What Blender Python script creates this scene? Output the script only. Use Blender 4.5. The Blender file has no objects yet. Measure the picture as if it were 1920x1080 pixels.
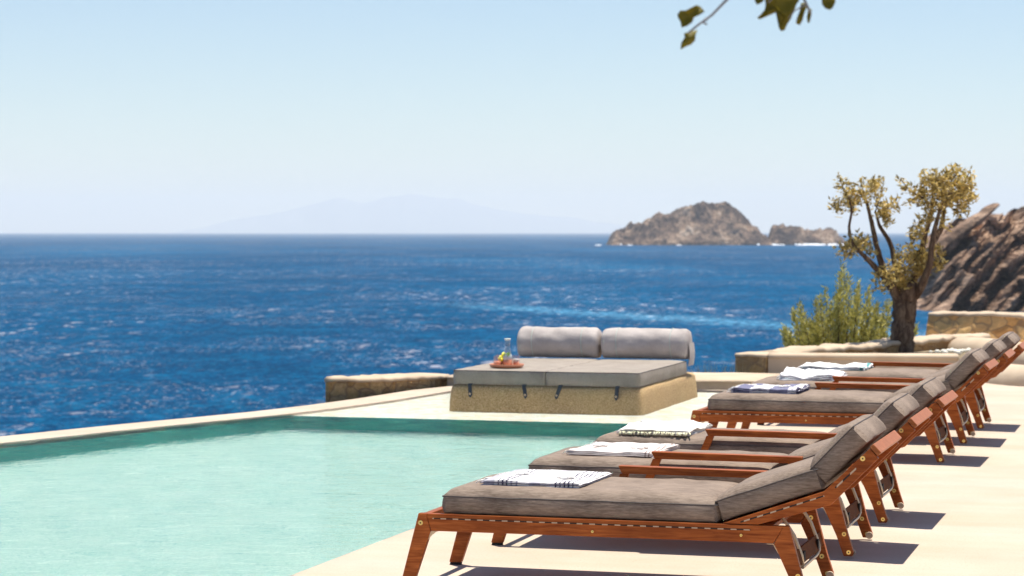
import bpy, bmesh, math, random
from mathutils import Vector, Matrix, noise as mnoise

S = bpy.context.scene
C = S.collection
R = math.radians
random.seed(7)

# ------------------------------------------------------------------ camera
YAW = R(16.2); CAMZ = 1.593; SEA_Z = -12.0
cam_d = bpy.data.cameras.new('camera')
cam = bpy.data.objects.new('camera', cam_d); C.objects.link(cam)
cam.location = (0, 0, CAMZ)
cam.rotation_euler = (R(90), 0, YAW)
cam_d.sensor_width = 36; cam_d.lens = 36*4350/1920
cam_d.shift_y = -105/1920
cam_d.clip_start = 0.1; cam_d.clip_end = 90000
cam_d.dof.use_dof = True; cam_d.dof.focus_distance = 10.8; cam_d.dof.aperture_fstop = 6.0
S.camera = cam

# ------------------------------------------------------------------ sky, sun, exposure
SUN_EL = R(79); SUN_AZ = R(26)          # azimuth clockwise from +Y
W = bpy.data.worlds.new('World'); S.world = W; W.use_nodes = True
wn = W.node_tree.nodes; wl = W.node_tree.links
bg = wn['Background']
sky = wn.new('ShaderNodeTexSky'); sky.sky_type = 'NISHITA'; sky.sun_disc = False
sky.sun_elevation = SUN_EL; sky.sun_rotation = SUN_AZ
sky.altitude = 50; sky.air_density = 1.0; sky.dust_density = 0.1; sky.ozone_density = 3.5
wl.new(sky.outputs['Color'], bg.inputs['Color']); bg.inputs['Strength'].default_value = 0.085
sd = bpy.data.lights.new('sun', 'SUN'); sd.energy = 5.0; sd.angle = R(0.5); sd.color = (1, .94, .83)
sun = bpy.data.objects.new('sun', sd); C.objects.link(sun); sun.location = (0, 0, 20)
sv = Vector((math.sin(SUN_AZ)*math.cos(SUN_EL), math.cos(SUN_AZ)*math.cos(SUN_EL), math.sin(SUN_EL)))
sun.rotation_euler = sv.to_track_quat('Z', 'Y').to_euler()
S.view_settings.view_transform = 'Standard'; S.view_settings.look = 'None'
S.view_settings.exposure = 0.6; S.view_settings.gamma = 1
S.cycles.max_bounces = 10; S.cycles.volume_bounces = 2; S.cycles.transparent_max_bounces = 16
S.cycles.sample_clamp_indirect = 0

# ------------------------------------------------------------------ pixel helpers (photo 1920 wide -> place)
ct, st = math.cos(YAW), math.sin(YAW)
def at(x, y, d):
    r = (x-960)/4350; u = (435-y)/4350
    return Vector((d*(ct*r-st), d*(st*r+ct), CAMZ+d*u))

# ------------------------------------------------------------------ mesh builder
class MB:
    def __init__(s): s.v = []; s.f = []; s.mi = []
    def add(s, vs, fs, m=0):
        o = len(s.v); s.v += [tuple(p) for p in vs]
        s.f += [tuple(i+o for i in f) for f in fs]; s.mi += [m]*len(fs); return s
    def box(s, x0, x1, y0, y1, z0, z1, m=0):
        vs = [(x, y, z) for z in (z0, z1) for y in (y0, y1) for x in (x0, x1)]
        return s.add(vs, [(0,2,3,1),(4,5,7,6),(0,1,5,4),(2,6,7,3),(0,4,6,2),(1,3,7,5)], m)
    def prism(s, poly, y0, y1, m=0):            # poly in XZ, extruded along Y
        n = len(poly)
        vs = [(x, y0, z) for x, z in poly]+[(x, y1, z) for x, z in poly]
        fs = [tuple(range(n)), tuple(range(2*n-1, n-1, -1))]
        fs += [(i, i+n, (i+1) % n+n, (i+1) % n) for i in range(n)]
        return s.add(vs, fs, m)
    def slab(s, poly, z0, z1, m=0):             # poly in XY, extruded along Z
        n = len(poly)
        vs = [(x, y, z0) for x, y in poly]+[(x, y, z1) for x, y in poly]
        fs = [tuple(range(n-1, -1, -1)), tuple(range(n, 2*n))]
        fs += [(i, (i+1) % n, (i+1) % n+n, i+n) for i in range(n)]
        return s.add(vs, fs, m)
    def tube(s, pts, rad, n=8, m=0, cap=True, wob=0):
        pts = [Vector(p) for p in pts]; k = len(pts)
        rads = rad if isinstance(rad, (list, tuple)) else [rad]*k
        vs = []; up = None
        for i, p in enumerate(pts):
            t = (pts[min(i+1, k-1)]-pts[max(i-1, 0)])
            if t.length < 1e-9: t = Vector((0, 0, 1))
            t.normalize()
            if up is None:
                a = Vector((0, 0, 1)) if abs(t.z) < .9 else Vector((1, 0, 0))
                up = t.cross(a).normalized()
            up = (up-t*up.dot(t)).normalized(); w = t.cross(up)
            for j in range(n):
                a = 2*math.pi*j/n; r = rads[i]
                if wob: r *= 1+wob*mnoise.noise(Vector((j*1.3, i*.7, pts[0].x*3)))
                vs.append(p+up*(math.cos(a)*r)+w*(math.sin(a)*r))
        fs = [(i*n+j, i*n+(j+1) % n, (i+1)*n+(j+1) % n, (i+1)*n+j) for i in range(k-1) for j in range(n)]
        if cap: fs += [tuple(range(n-1, -1, -1)), tuple(range((k-1)*n, k*n))]
        return s.add(vs, fs, m)
    def lathe(s, prof, c=(0, 0, 0), n=24, m=0):
        vs = []; k = len(prof)
        for r, z in prof:
            for j in range(n):
                a = 2*math.pi*j/n; vs.append((c[0]+r*math.cos(a), c[1]+r*math.sin(a), c[2]+z))
        fs = [(i*n+j, i*n+(j+1) % n, (i+1)*n+(j+1) % n, (i+1)*n+j) for i in range(k-1) for j in range(n)]
        return s.add(vs, fs, m)
    def ball(s, c, r, n=10, sz=1, m=0):
        prof = [(max(1e-4, r*math.sin(math.pi*i/(n//2+1))), -r*sz*math.cos(math.pi*i/(n//2+1))) for i in range(n//2+2)]
        return s.lathe(prof, c, n, m)
    def xform(s, M):
        s.v = [tuple(M @ Vector(p)) for p in s.v]; return s
    def build(s, name, mats, parent=None, smooth=False, bevel=0, loc=None, recalc=True):
        me = bpy.data.meshes.new(name); me.from_pydata(s.v, [], s.f)
        if not isinstance(mats, (list, tuple)): mats = [mats]
        for mt in mats: me.materials.append(mt)
        for p, i in zip(me.polygons, s.mi): p.material_index = i; p.use_smooth = smooth
        if recalc:
            bm = bmesh.new(); bm.from_mesh(me); bmesh.ops.recalc_face_normals(bm, faces=bm.faces)
            if bevel: 
                es = [e for e in bm.edges if e.is_manifold and e.calc_face_angle(0) > .4]
                bmesh.ops.bevel(bm, geom=es, offset=bevel, segments=2, profile=.5, affect='EDGES', clamp_overlap=True)
            bm.to_mesh(me); bm.free()
        o = bpy.data.objects.new(name, me); C.objects.link(o)
        if parent: o.parent = parent
        if loc: o.location = loc
        return o

def tag(o, label=None, cat=None, group=None, kind=None):
    if label: o['label'] = label
    if cat: o['category'] = cat
    if group: o['group'] = group
    if kind: o['kind'] = kind
    return o
def empty(name, loc, rz=0):
    o = bpy.data.objects.new(name, None); C.objects.link(o)
    o.location = loc; o.rotation_euler = (0, 0, rz); o.empty_display_size = .1
    return o
def grid(nx, ny, fn):
    vs = [fn(i/(nx-1), j/(ny-1)) for j in range(ny) for i in range(nx)]
    fs = [(j*nx+i, j*nx+i+1, (j+1)*nx+i+1, (j+1)*nx+i) for j in range(ny-1) for i in range(nx-1)]
    return vs, fs
def fbm(p, o=5, h=.55, l=2.1):
    a = 1; t = 0; p = Vector(p)
    for _ in range(o): t += a*mnoise.noise(p); p = p*l; a *= h
    return t

# ------------------------------------------------------------------ materials
class NT:
    def __init__(s, name):
        s.m = bpy.data.materials.new(name); s.m.use_nodes = True
        s.n = s.m.node_tree.nodes; s.l = s.m.node_tree.links; s.b = s.n['Principled BSDF']
        s.out = s.n['Material Output']
    def new(s, t, **k):
        n = s.n.new(t)
        for a, b in k.items():
            if a in n.inputs: n.inputs[a].default_value = b
            else: setattr(n, a, b)
        return n
    def link(s, a, b): s.l.new(a, b)
    def coord(s, scale=(1, 1, 1), kind='Object', rot=(0, 0, 0)):
        tc = s.new('ShaderNodeTexCoord'); mp = s.new('ShaderNodeMapping')
        mp.inputs['Scale'].default_value = scale; mp.inputs['Rotation'].default_value = rot
        s.link(tc.outputs[kind], mp.inputs[0]); return mp.outputs[0]
    def noise(s, co, scale, detail=4, rough=.55, dist=0):
        n = s.new('ShaderNodeTexNoise'); n.inputs['Scale'].default_value = scale
        n.inputs['Detail'].default_value = detail; n.inputs['Roughness'].default_value = rough
        n.inputs['Distortion'].default_value = dist
        s.link(co, n.inputs['Vector']); return n.outputs['Fac']
    def ramp(s, fac, stops, interp='LINEAR'):
        n = s.new('ShaderNodeValToRGB'); n.color_ramp.interpolation = interp
        e = n.color_ramp.elements
        while len(e) < len(stops): e.new(.5)
        for i, (p, c) in enumerate(stops): e[i].position = p; e[i].color = (*c, 1) if len(c) == 3 else c
        s.link(fac, n.inputs[0]); return n.outputs[0]
    def mix(s, fac, a, b, mode='MIX'):
        n = s.new('ShaderNodeMix', data_type='RGBA', blend_type=mode)
        for i, v in ((0, fac), (6, a), (7, b)):
            if hasattr(v, 'is_linked') or hasattr(v, 'links'): s.link(v, n.inputs[i])
            else: n.inputs[i].default_value = v if i == 0 else (*v, 1)
        return n.outputs[2]
    def bump(s, h, strength=.3, dist=.01, prev=None):
        n = s.new('ShaderNodeBump'); n.inputs['Strength'].default_value = strength; n.inputs['Distance'].default_value = dist
        s.link(h, n.inputs['Height'])
        if prev: s.link(prev, n.inputs['Normal'])
        return n.outputs[0]
    def base(s, c): s.link(c, s.b.inputs['Base Color'])
    def normal(s, c): s.link(c, s.b.inputs['Normal'])
def simple(name, col, rough=.5, metal=0, spec=.5, var=0, scale=30, bump=0, bd=.003):
    t = NT(name); t.b.inputs['Roughness'].default_value = rough; t.b.inputs['Metallic'].default_value = metal
    t.b.inputs['Specular IOR Level'].default_value = spec
    t.b.inputs['Base Color'].default_value = (*col, 1)
    if var or bump:
        co = t.coord(); f = t.noise(co, scale)
        if var: t.base(t.ramp(f, [(.3, [c*(1-var) for c in col]), (.7, [min(1, c*(1+var)) for c in col])]))
        if bump: t.normal(t.bump(f, bump, bd))
    return t.m
M = {}
# fabric: heather weave with streaks
def fabric(name, lo, hi, streak=(1, 1, 1), bumpd=.0015):
    t = NT(name); t.b.inputs['Roughness'].default_value = .75; t.b.inputs['Specular IOR Level'].default_value = .3
    co = t.coord(streak); f = t.noise(co, 160, 3, .7); co2 = t.coord(); g = t.noise(co2, 5, 4)
    c = t.ramp(f, [(.35, lo), (.65, hi)])
    c = t.mix(.35, c, t.ramp(g, [(.3, [v*.7 for v in lo]), (.7, [v*1.15 for v in hi])]))
    t.base(c)
    b = t.bump(f, .35, bumpd); b = t.bump(t.noise(co2, 9, 3), .5, .012, b)
    t.normal(b); return t.m
M['taupe'] = fabric('taupe_fabric', (.12, .083, .060), (.31, .236, .182), (.12, 1, 1))
M['piping'] = simple('dark_piping', (.07, .055, .05), .8, var=.2, scale=60)
M['day_fabric'] = fabric('daybed_fabric', (.24, .20, .165), (.34, .295, .25), (.6, .6, 1))
M['bolster_fabric'] = fabric('bolster_fabric', (.37, .325, .305), (.48, .43, .405), (.6, .6, 1))
M['strap'] = simple('strap', (.04, .045, .055), .7)
# teak
def wood(name, a, b, rough=.42):
    t = NT(name); t.b.inputs['Roughness'].default_value = rough; t.b.inputs['Specular IOR Level'].default_value = .12
    co = t.coord((1.2, 14, 14)); f = t.noise(co, 5, 6, .62, .6)
    co2 = t.coord(); g = t.noise(co2, 3.2, 3)
    c = t.ramp(f, [(.3, a), (.52, [(x+y)/2 for x, y in zip(a, b)]), (.7, b)])
    c = t.mix(t.ramp(g, [(.35, (0, 0, 0)), (.7, (.5, .5, .5))]), c, [v*.55 for v in a])
    t.base(c); t.normal(t.bump(f, .12, .002)); return t.m
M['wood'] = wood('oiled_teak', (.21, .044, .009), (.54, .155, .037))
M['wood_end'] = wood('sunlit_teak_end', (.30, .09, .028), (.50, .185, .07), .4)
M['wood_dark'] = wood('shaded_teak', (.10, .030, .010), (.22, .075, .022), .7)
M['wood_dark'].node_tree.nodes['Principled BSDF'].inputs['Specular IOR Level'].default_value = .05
M['brass'] = simple('brass', (.75, .55, .2), .3, 1)
M['steel'] = simple('steel', (.62, .46, .30), .38, .55)
M['dark'] = simple('dark_slot', (.012, .008, .006), .8)
t = NT('slot_painted_gaps'); t.b.inputs['Roughness'].default_value = .7
tc = t.new('ShaderNodeTexCoord'); sx = t.new('ShaderNodeSeparateXYZ'); t.link(tc.outputs['Object'], sx.inputs[0])
fq = t.new('ShaderNodeMath', operation='MULTIPLY'); fq.inputs[1].default_value = 17.5; t.link(sx.outputs[0], fq.inputs[0])
fa = t.new('ShaderNodeMath', operation='FRACT'); t.link(fq.outputs[0], fa.inputs[0])
t.base(t.ramp(fa.outputs[0], [(0, (.50, .38, .26)), (.45, (.015, .009, .006))], 'CONSTANT')); M['slot'] = t.m
M['wheel'] = simple('wheel_rubber', (.50, .38, .27), .7)
# deck
t = NT('deck_plaster'); t.b.inputs['Roughness'].default_value = .75; t.b.inputs['Specular IOR Level'].default_value = .3
co = t.coord(); f = t.noise(co, 1.1, 6, .6); g = t.noise(co, 75, 4, .75); h = t.noise(t.coord((.5, 3, 1)), .8, 5, .6)
c = t.ramp(f, [(.3, (.45, .36, .28)), (.7, (.565, .465, .38))])
c = t.mix(t.ramp(h, [(.4, (0, 0, 0)), (.72, (.7, .7, .7))]), c, (.45, .355, .25))
c = t.mix(t.ramp(g, [(.30, (.8, .8, .8)), (.46, (0, 0, 0))]), c, (.33, .25, .17))
t.base(c); t.normal(t.bump(g, .4, .003)); M['deck'] = t.m
t = NT('cream_plaster'); t.b.inputs['Roughness'].default_value = .8; t.b.inputs['Specular IOR Level'].default_value = .25
co = t.coord(); f = t.noise(co, 2.2, 6, .6); g = t.noise(co, 60, 3, .7)
c = t.ramp(f, [(.3, (.44, .33, .23)), (.7, (.56, .45, .33))]); c = t.mix(t.ramp(g, [(.3, (.35, .35, .35)), (.45, (0, 0, 0))]), c, (.45, .36, .27))
t.base(c); t.normal(t.bump(f, .4, .03, t.bump(g, .3, .002))); M['plaster'] = t.m
t = NT('plinth_render'); t.b.inputs['Roughness'].default_value = .85; t.b.inputs['Specular IOR Level'].default_value = .2
co = t.coord(); f = t.noise(co, 85, 5, .75); g = t.noise(co, 2.5, 4)
c = t.ramp(f, [(.34, (.19, .112, .045)), (.5, (.42, .275, .135)), (.66, (.64, .46, .27))])
c = t.mix(t.ramp(g, [(.35, (0, 0, 0)), (.7, (.35, .35, .35))]), c, (.50, .36, .18)); t.base(c); t.normal(t.bump(f, .35, .006)); M['plinth'] = t.m
t = NT('pool_floor_ripple_tint'); t.b.inputs['Roughness'].default_value = .6
co = t.coord(); f = t.noise(co, 3, 5, .65); g = t.noise(co, 9, 6, .9)
c = t.ramp(f, [(.3, (.47, .66, .56)), (.7, (.62, .76, .67))]); c = t.mix(t.ramp(g, [(.41, (1, 1, 1)), (.52, (0, 0, 0))]), c, (.07, .34, .37))
c = t.mix(t.ramp(g, [(.54, (0, 0, 0)), (.64, (.9, .9, .9))]), c, (.86, .95, .88)); t.base(c); M['pool'] = t.m  # pale and dark mottle paints ripple reflections and caustics onto the floor
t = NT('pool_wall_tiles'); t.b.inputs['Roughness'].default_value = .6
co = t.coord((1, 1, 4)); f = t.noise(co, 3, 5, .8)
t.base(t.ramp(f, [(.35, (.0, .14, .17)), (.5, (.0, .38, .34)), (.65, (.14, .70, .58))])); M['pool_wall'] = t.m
t = NT('ledge_plaster'); t.b.inputs['Roughness'].default_value = .7
co = t.coord((1, 1, 1)); f = t.noise(co, 7, 4, .6, 1.2); c = t.ramp(f, [(.35, (.86, .74, .54)), (.48, (.90, .84, .73)), (.6, (.93, .90, .84))]); t.base(c); M['ledge'] = t.m
# pool water
t = NT('pool_water'); t.n.remove(t.b)
gl = t.new('ShaderNodeBsdfRefraction'); gl.inputs['IOR'].default_value = 1.33; gl.inputs['Roughness'].default_value = 0
gl.inputs['Color'].default_value = (.95, .99, .985, 1)
gs = t.new('ShaderNodeBsdfGlossy'); gs.inputs['Roughness'].default_value = .02
fr = t.new('ShaderNodeFresnel'); fr.inputs['IOR'].default_value = 1.33
co = t.coord((1, 1, 1)); f = t.noise(co, 3.2, 3, .5, .4); g = t.noise(co, 13, 3, .55, .3)
b = t.bump(f, 1, .022); b = t.bump(g, 1, .014, b); b = t.bump(t.noise(co, 34, 2, .5), 1, .0012, b)
for q in (gl, gs, fr): t.link(b, q.inputs['Normal'])
mm = t.new('ShaderNodeMath', operation='MULTIPLY'); mm.inputs[1].default_value = .26; t.link(fr.outputs[0], mm.inputs[0])
mx = t.new('ShaderNodeMixShader'); t.link(mm.outputs[0], mx.inputs[0]); t.link(gl.outputs[0], mx.inputs[1]); t.link(gs.outputs[0], mx.inputs[2])
t.link(mx.outputs[0], t.out.inputs['Surface']); M['water'] = t.m
# sea
t = NT('sea_water'); t.b.inputs['Roughness'].default_value = .55; t.b.inputs['Specular IOR Level'].default_value = .02
tc = t.new('ShaderNodeTexCoord'); mp = t.new('ShaderNodeMapping'); mp.inputs['Rotation'].default_value = (0, 0, -YAW); t.link(tc.outputs['Object'], mp.inputs[0])
def sc(v):
    m2 = t.new('ShaderNodeMapping'); m2.inputs['Scale'].default_value = v; t.link(mp.outputs[0], m2.inputs[0]); return m2.outputs[0]
f1 = t.noise(sc((.0045, .0016, 1)), 1, 4, .6)
f2 = t.noise(sc((.07, .04, 1)), 1, 4, .65)
f3 = t.noise(sc((3.0, 1.1, 1)), 1, 8, .80)
c = t.ramp(f1, [(.35, (.0, .034, .098)), (.5, (.0, .058, .150)), (.68, (.0, .115, .25))])
c = t.mix(t.ramp(f2, [(.38, (.45, .45, .45)), (.6, (0, 0, 0))]), c, (.0, .040, .10))
f4 = t.noise(sc((.8, .36, 1)), 1, 6, .72); f5 = t.noise(sc((.16, .07, 1)), 1, 6, .75)
for ff, k_ in ((f5, .55), (f4, .75), (f3, .7)):
    c = t.mix(t.ramp(ff, [(.36, (k_, k_, k_)), (.5, (0, 0, 0))]), c, (.0, .016, .055))
    c = t.mix(t.ramp(ff, [(.52, (0, 0, 0)), (.68, (k_*.8, k_*.8, k_*.8))]), c, (.005, .14, .28))
fo = t.noise(sc((1.6, .75, 1)), 1, 6, .78); fm = t.noise(sc((.024, .014, 1)), 1, 5, .75)
fo2 = t.noise(sc((.30, .13, 1)), 1, 6, .78); fm2 = t.noise(sc((.008, .0035, 1)), 1, 5, .75)
for fa_, fb_, lo_ in ((fo, fm, .46), (fo2, fm2, .45)):
    m1 = t.ramp(fa_, [(.578, (0, 0, 0)), (.61, (1, 1, 1))]); m2 = t.ramp(fb_, [(lo_, (0, 0, 0)), (.62, (.9, .9, .9))])
    mul = t.new('ShaderNodeMath', operation='MULTIPLY'); t.link(m1, mul.inputs[0]); t.link(m2, mul.inputs[1])
    c = t.mix(mul.outputs[0], c, (.62, .58, .62))  # whitecaps, with sun glints painted in as the same pale specks
# pale wind streak running towards the headland
dn = t.new('ShaderNodeVectorMath', operation='DOT_PRODUCT'); dn.inputs[1].default_value = (.891, .454, 0); t.link(mp.outputs[0], dn.inputs[0])
wob = t.new('ShaderNodeMath', operation='MULTIPLY_ADD'); wob.inputs[1].default_value = 26; t.link(t.noise(sc((.05, .05, 1)), 1, 4, .6), wob.inputs[0]); t.link(dn.outputs['Value'], wob.inputs[2])
sb_ = t.new('ShaderNodeMath', operation='SUBTRACT'); sb_.inputs[1].default_value = 188.2+13; t.link(wob.outputs[0], sb_.inputs[0])
ab = t.new('ShaderNodeMath', operation='ABSOLUTE'); t.link(sb_.outputs[0], ab.inputs[0])
mk_ = t.new('ShaderNodeMapRange'); mk_.inputs[1].default_value = 12; mk_.inputs[2].default_value = 0; t.link(ab.outputs[0], mk_.inputs[0])
sx_ = t.new('ShaderNodeSeparateXYZ'); t.link(mp.outputs[0], sx_.inputs[0])
m3 = t.new('ShaderNodeMapRange'); m3.inputs[1].default_value = -16; m3.inputs[2].default_value = 4; t.link(sx_.outputs[0], m3.inputs[0])
p1_ = t.new('ShaderNodeMath', operation='MULTIPLY'); t.link(mk_.outputs[0], p1_.inputs[0]); t.link(m3.outputs[0], p1_.inputs[1])
p2_ = t.new('ShaderNodeMath', operation='MULTIPLY'); t.link(p1_.outputs[0], p2_.inputs[0]); t.link(t.ramp(f4, [(.42, (0, 0, 0)), (.62, (.75, .75, .75))]), p2_.inputs[1])
c = t.mix(p2_.outputs[0], c, (.16, .42, .62))
t.n.remove(t.b); df = t.new('ShaderNodeBsdfDiffuse'); t.link(c, df.inputs[0]); t.link(t.bump(f3, .4, .25), df.inputs['Normal'])
gs = t.new('ShaderNodeBsdfGlossy'); gs.inputs['Roughness'].default_value = .35; gs.inputs[0].default_value = (.5, .75, 1, 1); t.link(t.bump(f3, .8, .6), gs.inputs['Normal'])
mx = t.new('ShaderNodeMixShader'); mx.inputs[0].default_value = .02; t.link(df.outputs[0], mx.inputs[1]); t.link(gs.outputs[0], mx.inputs[2]); t.link(mx.outputs[0], t.out.inputs['Surface']); M['sea'] = t.m
M['foam'] = simple('sea_foam', (.85, .87, .9), .8)
# rocks
def rock(name, cols, scale, streak=(1, 1, 1), rot=(0, 0, 0), bd=.3):
    t = NT(name); t.b.inputs['Roughness'].default_value = .95; t.b.inputs['Specular IOR Level'].default_value = .1
    co = t.coord(streak, rot=rot); f = t.noise(co, scale, 7, .68, .4); g = t.noise(co, scale*5, 5, .7)
    c = t.ramp(f, [(.3, cols[0]), (.46, cols[1]), (.6, cols[2]), (.75, cols[3])])
    c = t.mix(t.ramp(g, [(.3, (.75, .75, .75)), (.55, (0, 0, 0))]), c, [v*.5 for v in cols[0]])
    t.base(c); t.normal(t.bump(f, .9, bd, t.bump(g, .8, bd*.25))); return t.m
M['isle'] = rock('island_rock', [(.035, .028, .030), (.12, .08, .06), (.42, .29, .20), (.80, .66, .52)], .045, bd=14)
M['headland'] = rock('headland_rock', [(.05, .04, .036), (.22, .14, .095), (.50, .34, .24), (.70, .53, .40)], .2, (.35, .35, 1.6), (0, R(-38), 0), .8)
M['cliff'] = rock('cliff_ground', [(.12, .10, .07), (.22, .17, .11), (.34, .27, .18), (.42, .35, .26)], .6, bd=.2)
# stone masonry
t = NT('stone_masonry'); t.b.inputs['Roughness'].default_value = .92; t.b.inputs['Specular IOR Level'].default_value = .15
co0 = t.coord((1, 1, 1.5)); nz = t.new('ShaderNodeTexNoise'); nz.inputs['Scale'].default_value = 3; t.link(co0, nz.inputs['Vector'])
ad = t.new('ShaderNodeVectorMath', operation='MULTIPLY_ADD'); ad.inputs[1].default_value = (.25, .25, .25); t.link(nz.outputs['Color'], ad.inputs[0]); t.link(co0, ad.inputs[2]); co = ad.outputs[0]; vo = t.new('ShaderNodeTexVoronoi'); vo.inputs['Scale'].default_value = 4.2; t.link(co, vo.inputs['Vector'])
ve = t.new('ShaderNodeTexVoronoi', feature='DISTANCE_TO_EDGE'); ve.inputs['Scale'].default_value = 4.2; t.link(co, ve.inputs['Vector'])
sep = t.new('ShaderNodeSeparateColor'); t.link(vo.outputs['Color'], sep.inputs[0])
c = t.ramp(sep.outputs[0], [(.0, (.20, .11, .05)), (.35, (.50, .29, .11)), (.6, (.58, .39, .18)), (1, (.32, .20, .11))])
f = t.noise(co, 14, 5, .7); c = t.mix(.45, c, t.ramp(f, [(.3, (.09, .055, .035)), (.7, (.52, .36, .19))]))
c = t.mix(t.ramp(ve.outputs['Distance'], [(.01, (.6, .6, .6)), (.08, (0, 0, 0))]), c, (.22, .15, .10))
t.b.inputs['Specular IOR Level'].default_value = 0
t.base(c); t.normal(t.bump(ve.outputs['Distance'], .7, .05, t.bump(f, .5, .02))); M['masonry'] = t.m
ml = t.m.copy(); ml.name = 'warm_masonry'; M['masonry_light'] = ml
for nd in ml.node_tree.nodes:
    if nd.type == 'VALTORGB' and nd.color_ramp.elements[0].color[0] < .2 and len(nd.color_ramp.elements) == 2 and nd.color_ramp.elements[0].color[0] > .05:
        nd.color_ramp.elements[0].color = (.46, .23, .08, 1); nd.color_ramp.elements[1].color = (.85, .52, .22, 1)
    if nd.type == 'VALTORGB' and len(nd.color_ramp.elements) == 4:
        for e_, c_ in zip(nd.color_ramp.elements, ((.40, .18, .06), (.80, .40, .13), (.85, .55, .24), (.50, .27, .12))): e_.color = (*c_, 1)
M['bark'] = rock('olive_bark', [(.05, .03, .022), (.12, .075, .05), (.22, .15, .10), (.30, .22, .15)], 9, (1.5, 1.5, .35), bd=.02)
def leafmat(name, a, b, tr=.35):
    t = NT(name); t.b.inputs['Roughness'].default_value = .55
    g = t.new('ShaderNodeNewGeometry'); c = t.ramp(g.outputs['Random Per Island'], [(0, a), (.55, [(x+y)/2 for x, y in zip(a, b)]), (1, b)])
    t.base(c); tl = t.new('ShaderNodeBsdfTranslucent'); t.link(c, tl.inputs[0])
    mx = t.new('ShaderNodeMixShader'); mx.inputs[0].default_value = tr
    t.link(t.b.outputs[0], mx.inputs[1]); t.link(tl.outputs[0], mx.inputs[2]); t.link(mx.outputs[0], t.out.inputs['Surface']); return t.m
M['olive_leaf'] = leafmat('olive_leaves', (.12, .08, .012), (.88, .66, .22))
M['shrub_leaf'] = leafmat('tamarisk_fronds', (.24, .215, .03), (.74, .66, .20))
M['fig_leaf'] = leafmat('branch_leaves', (.10, .115, .003), (.32, .24, .012), .5)
M['grass'] = leafmat('dry_grass', (.25, .22, .10), (.38, .33, .18))
M['twig'] = simple('twig', (.20, .20, .21), .7, var=.2)

# ------------------------------------------------------------------ SETTING
K = dict(kind='structure')
# sea
mb = MB(); SX = 30000
rings = [-SX, -4000, -800, -200, 0, 200, 800, 4000, SX]
for i in range(8):
    for j in range(8): mb.add([(rings[i], rings[j], 0), (rings[i+1], rings[j], 0), (rings[i+1], rings[j+1], 0), (rings[i], rings[j+1], 0)], [(0, 1, 2, 3)])
o = mb.build('sea', M['sea'], loc=(0, 0, SEA_Z)); tag(o, 'deep blue choppy sea reaching to the horizon', 'sea', **K)
# cliff ground under the terrace, sloping to the sea
def cliff(u, v):
    x = -20+u*60; y = -10+v*75
    edge = max(0, (-8.3-x)*.9, y-29 if x < 2 else y-40, 0)
    if x > -4: edge = max((-8.3-x)*.9, (y-(31.5+max(0, x)*1.2)))
    else: edge = max((-8.6-x-(0)+(-.0)), y-23.2-(x+7)*.9)
    z = -2.8-max(0, edge)*.95+.5*fbm((x*.25, y*.25, 0))
    return (x, y, max(z, SEA_Z-1.5))
vs, fs = grid(120, 150, cliff); MB().add(vs, fs).build('hillside', M['cliff'], smooth=True)
tag(bpy.data.objects['hillside'], 'rocky brown slope dropping from the terrace to the sea', 'ground', **K)

# pool outline
inner = [(-9.75, 6), (-9.55, 9), (-9.3, 11.5), (-8.98, 13.8), (-8.6, 15.7), (-8.06, 17.5), (-7.76, 18.35), (-7.54, 19.03), (-7.36, 19.8), (-7.2, 20.8), (-7.08, 22.1), (-6.9, 22.75)]
def offs(pl, d):
    out = []
    for i, p in enumerate(pl):
        a = Vector(pl[max(0, i-1)]); b = Vector(pl[min(len(pl)-1, i+1)]); t = (b-a).normalized()
        out.append((p[0]-t.y*d, p[1]+t.x*d))
    return out
outer = offs(inner, .42)
DE = -4.0
# deck: L-shaped, with thick slab; far end extended, unseen, to bounce light onto the wall
mb = MB()
mb.slab([(DE, -4), (18, -4), (18, 27.0), (6, 30.7), (-.2, 33.0), (-2.0, 33.6), (-3.2, 33.9), (-2.7, 30.4), (-2.2, 27.0), (-2.9, 25.9), (-4.6, 25.2), (DE-.9, 24.4), (DE-.9, 23.05), (DE, 23.05)], -.5, 0)
o = mb.build('deck', M['deck'], bevel=.012); tag(o, 'cream plastered pool deck under the sun loungers', 'deck', **K)
mb = MB(); n = len(inner)
for i in range(n-1):
    a, b, c_, d = inner[i], inner[i+1], outer[i+1], outer[i]
    mb.add([(*a, 0), (*b, 0), (*c_, 0), (*d, 0), (*d, -3), (*c_, -3), (*a, -.25), (*b, -.25)], [(0, 1, 2, 3), (3, 2, 5, 4), (6, 7, 1, 0)])
mb.add([(-9.75-.6, 5.9, 0), (DE, 5.9, 0), (DE, 5.2, 0), (-10.4, 5.2, 0)], [(0, 1, 2, 3)])
o = mb.build('pool_rim', M['deck'], recalc=True); tag(o, 'narrow curved cream rim along the infinity pool', 'pool rim', **K)
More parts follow.
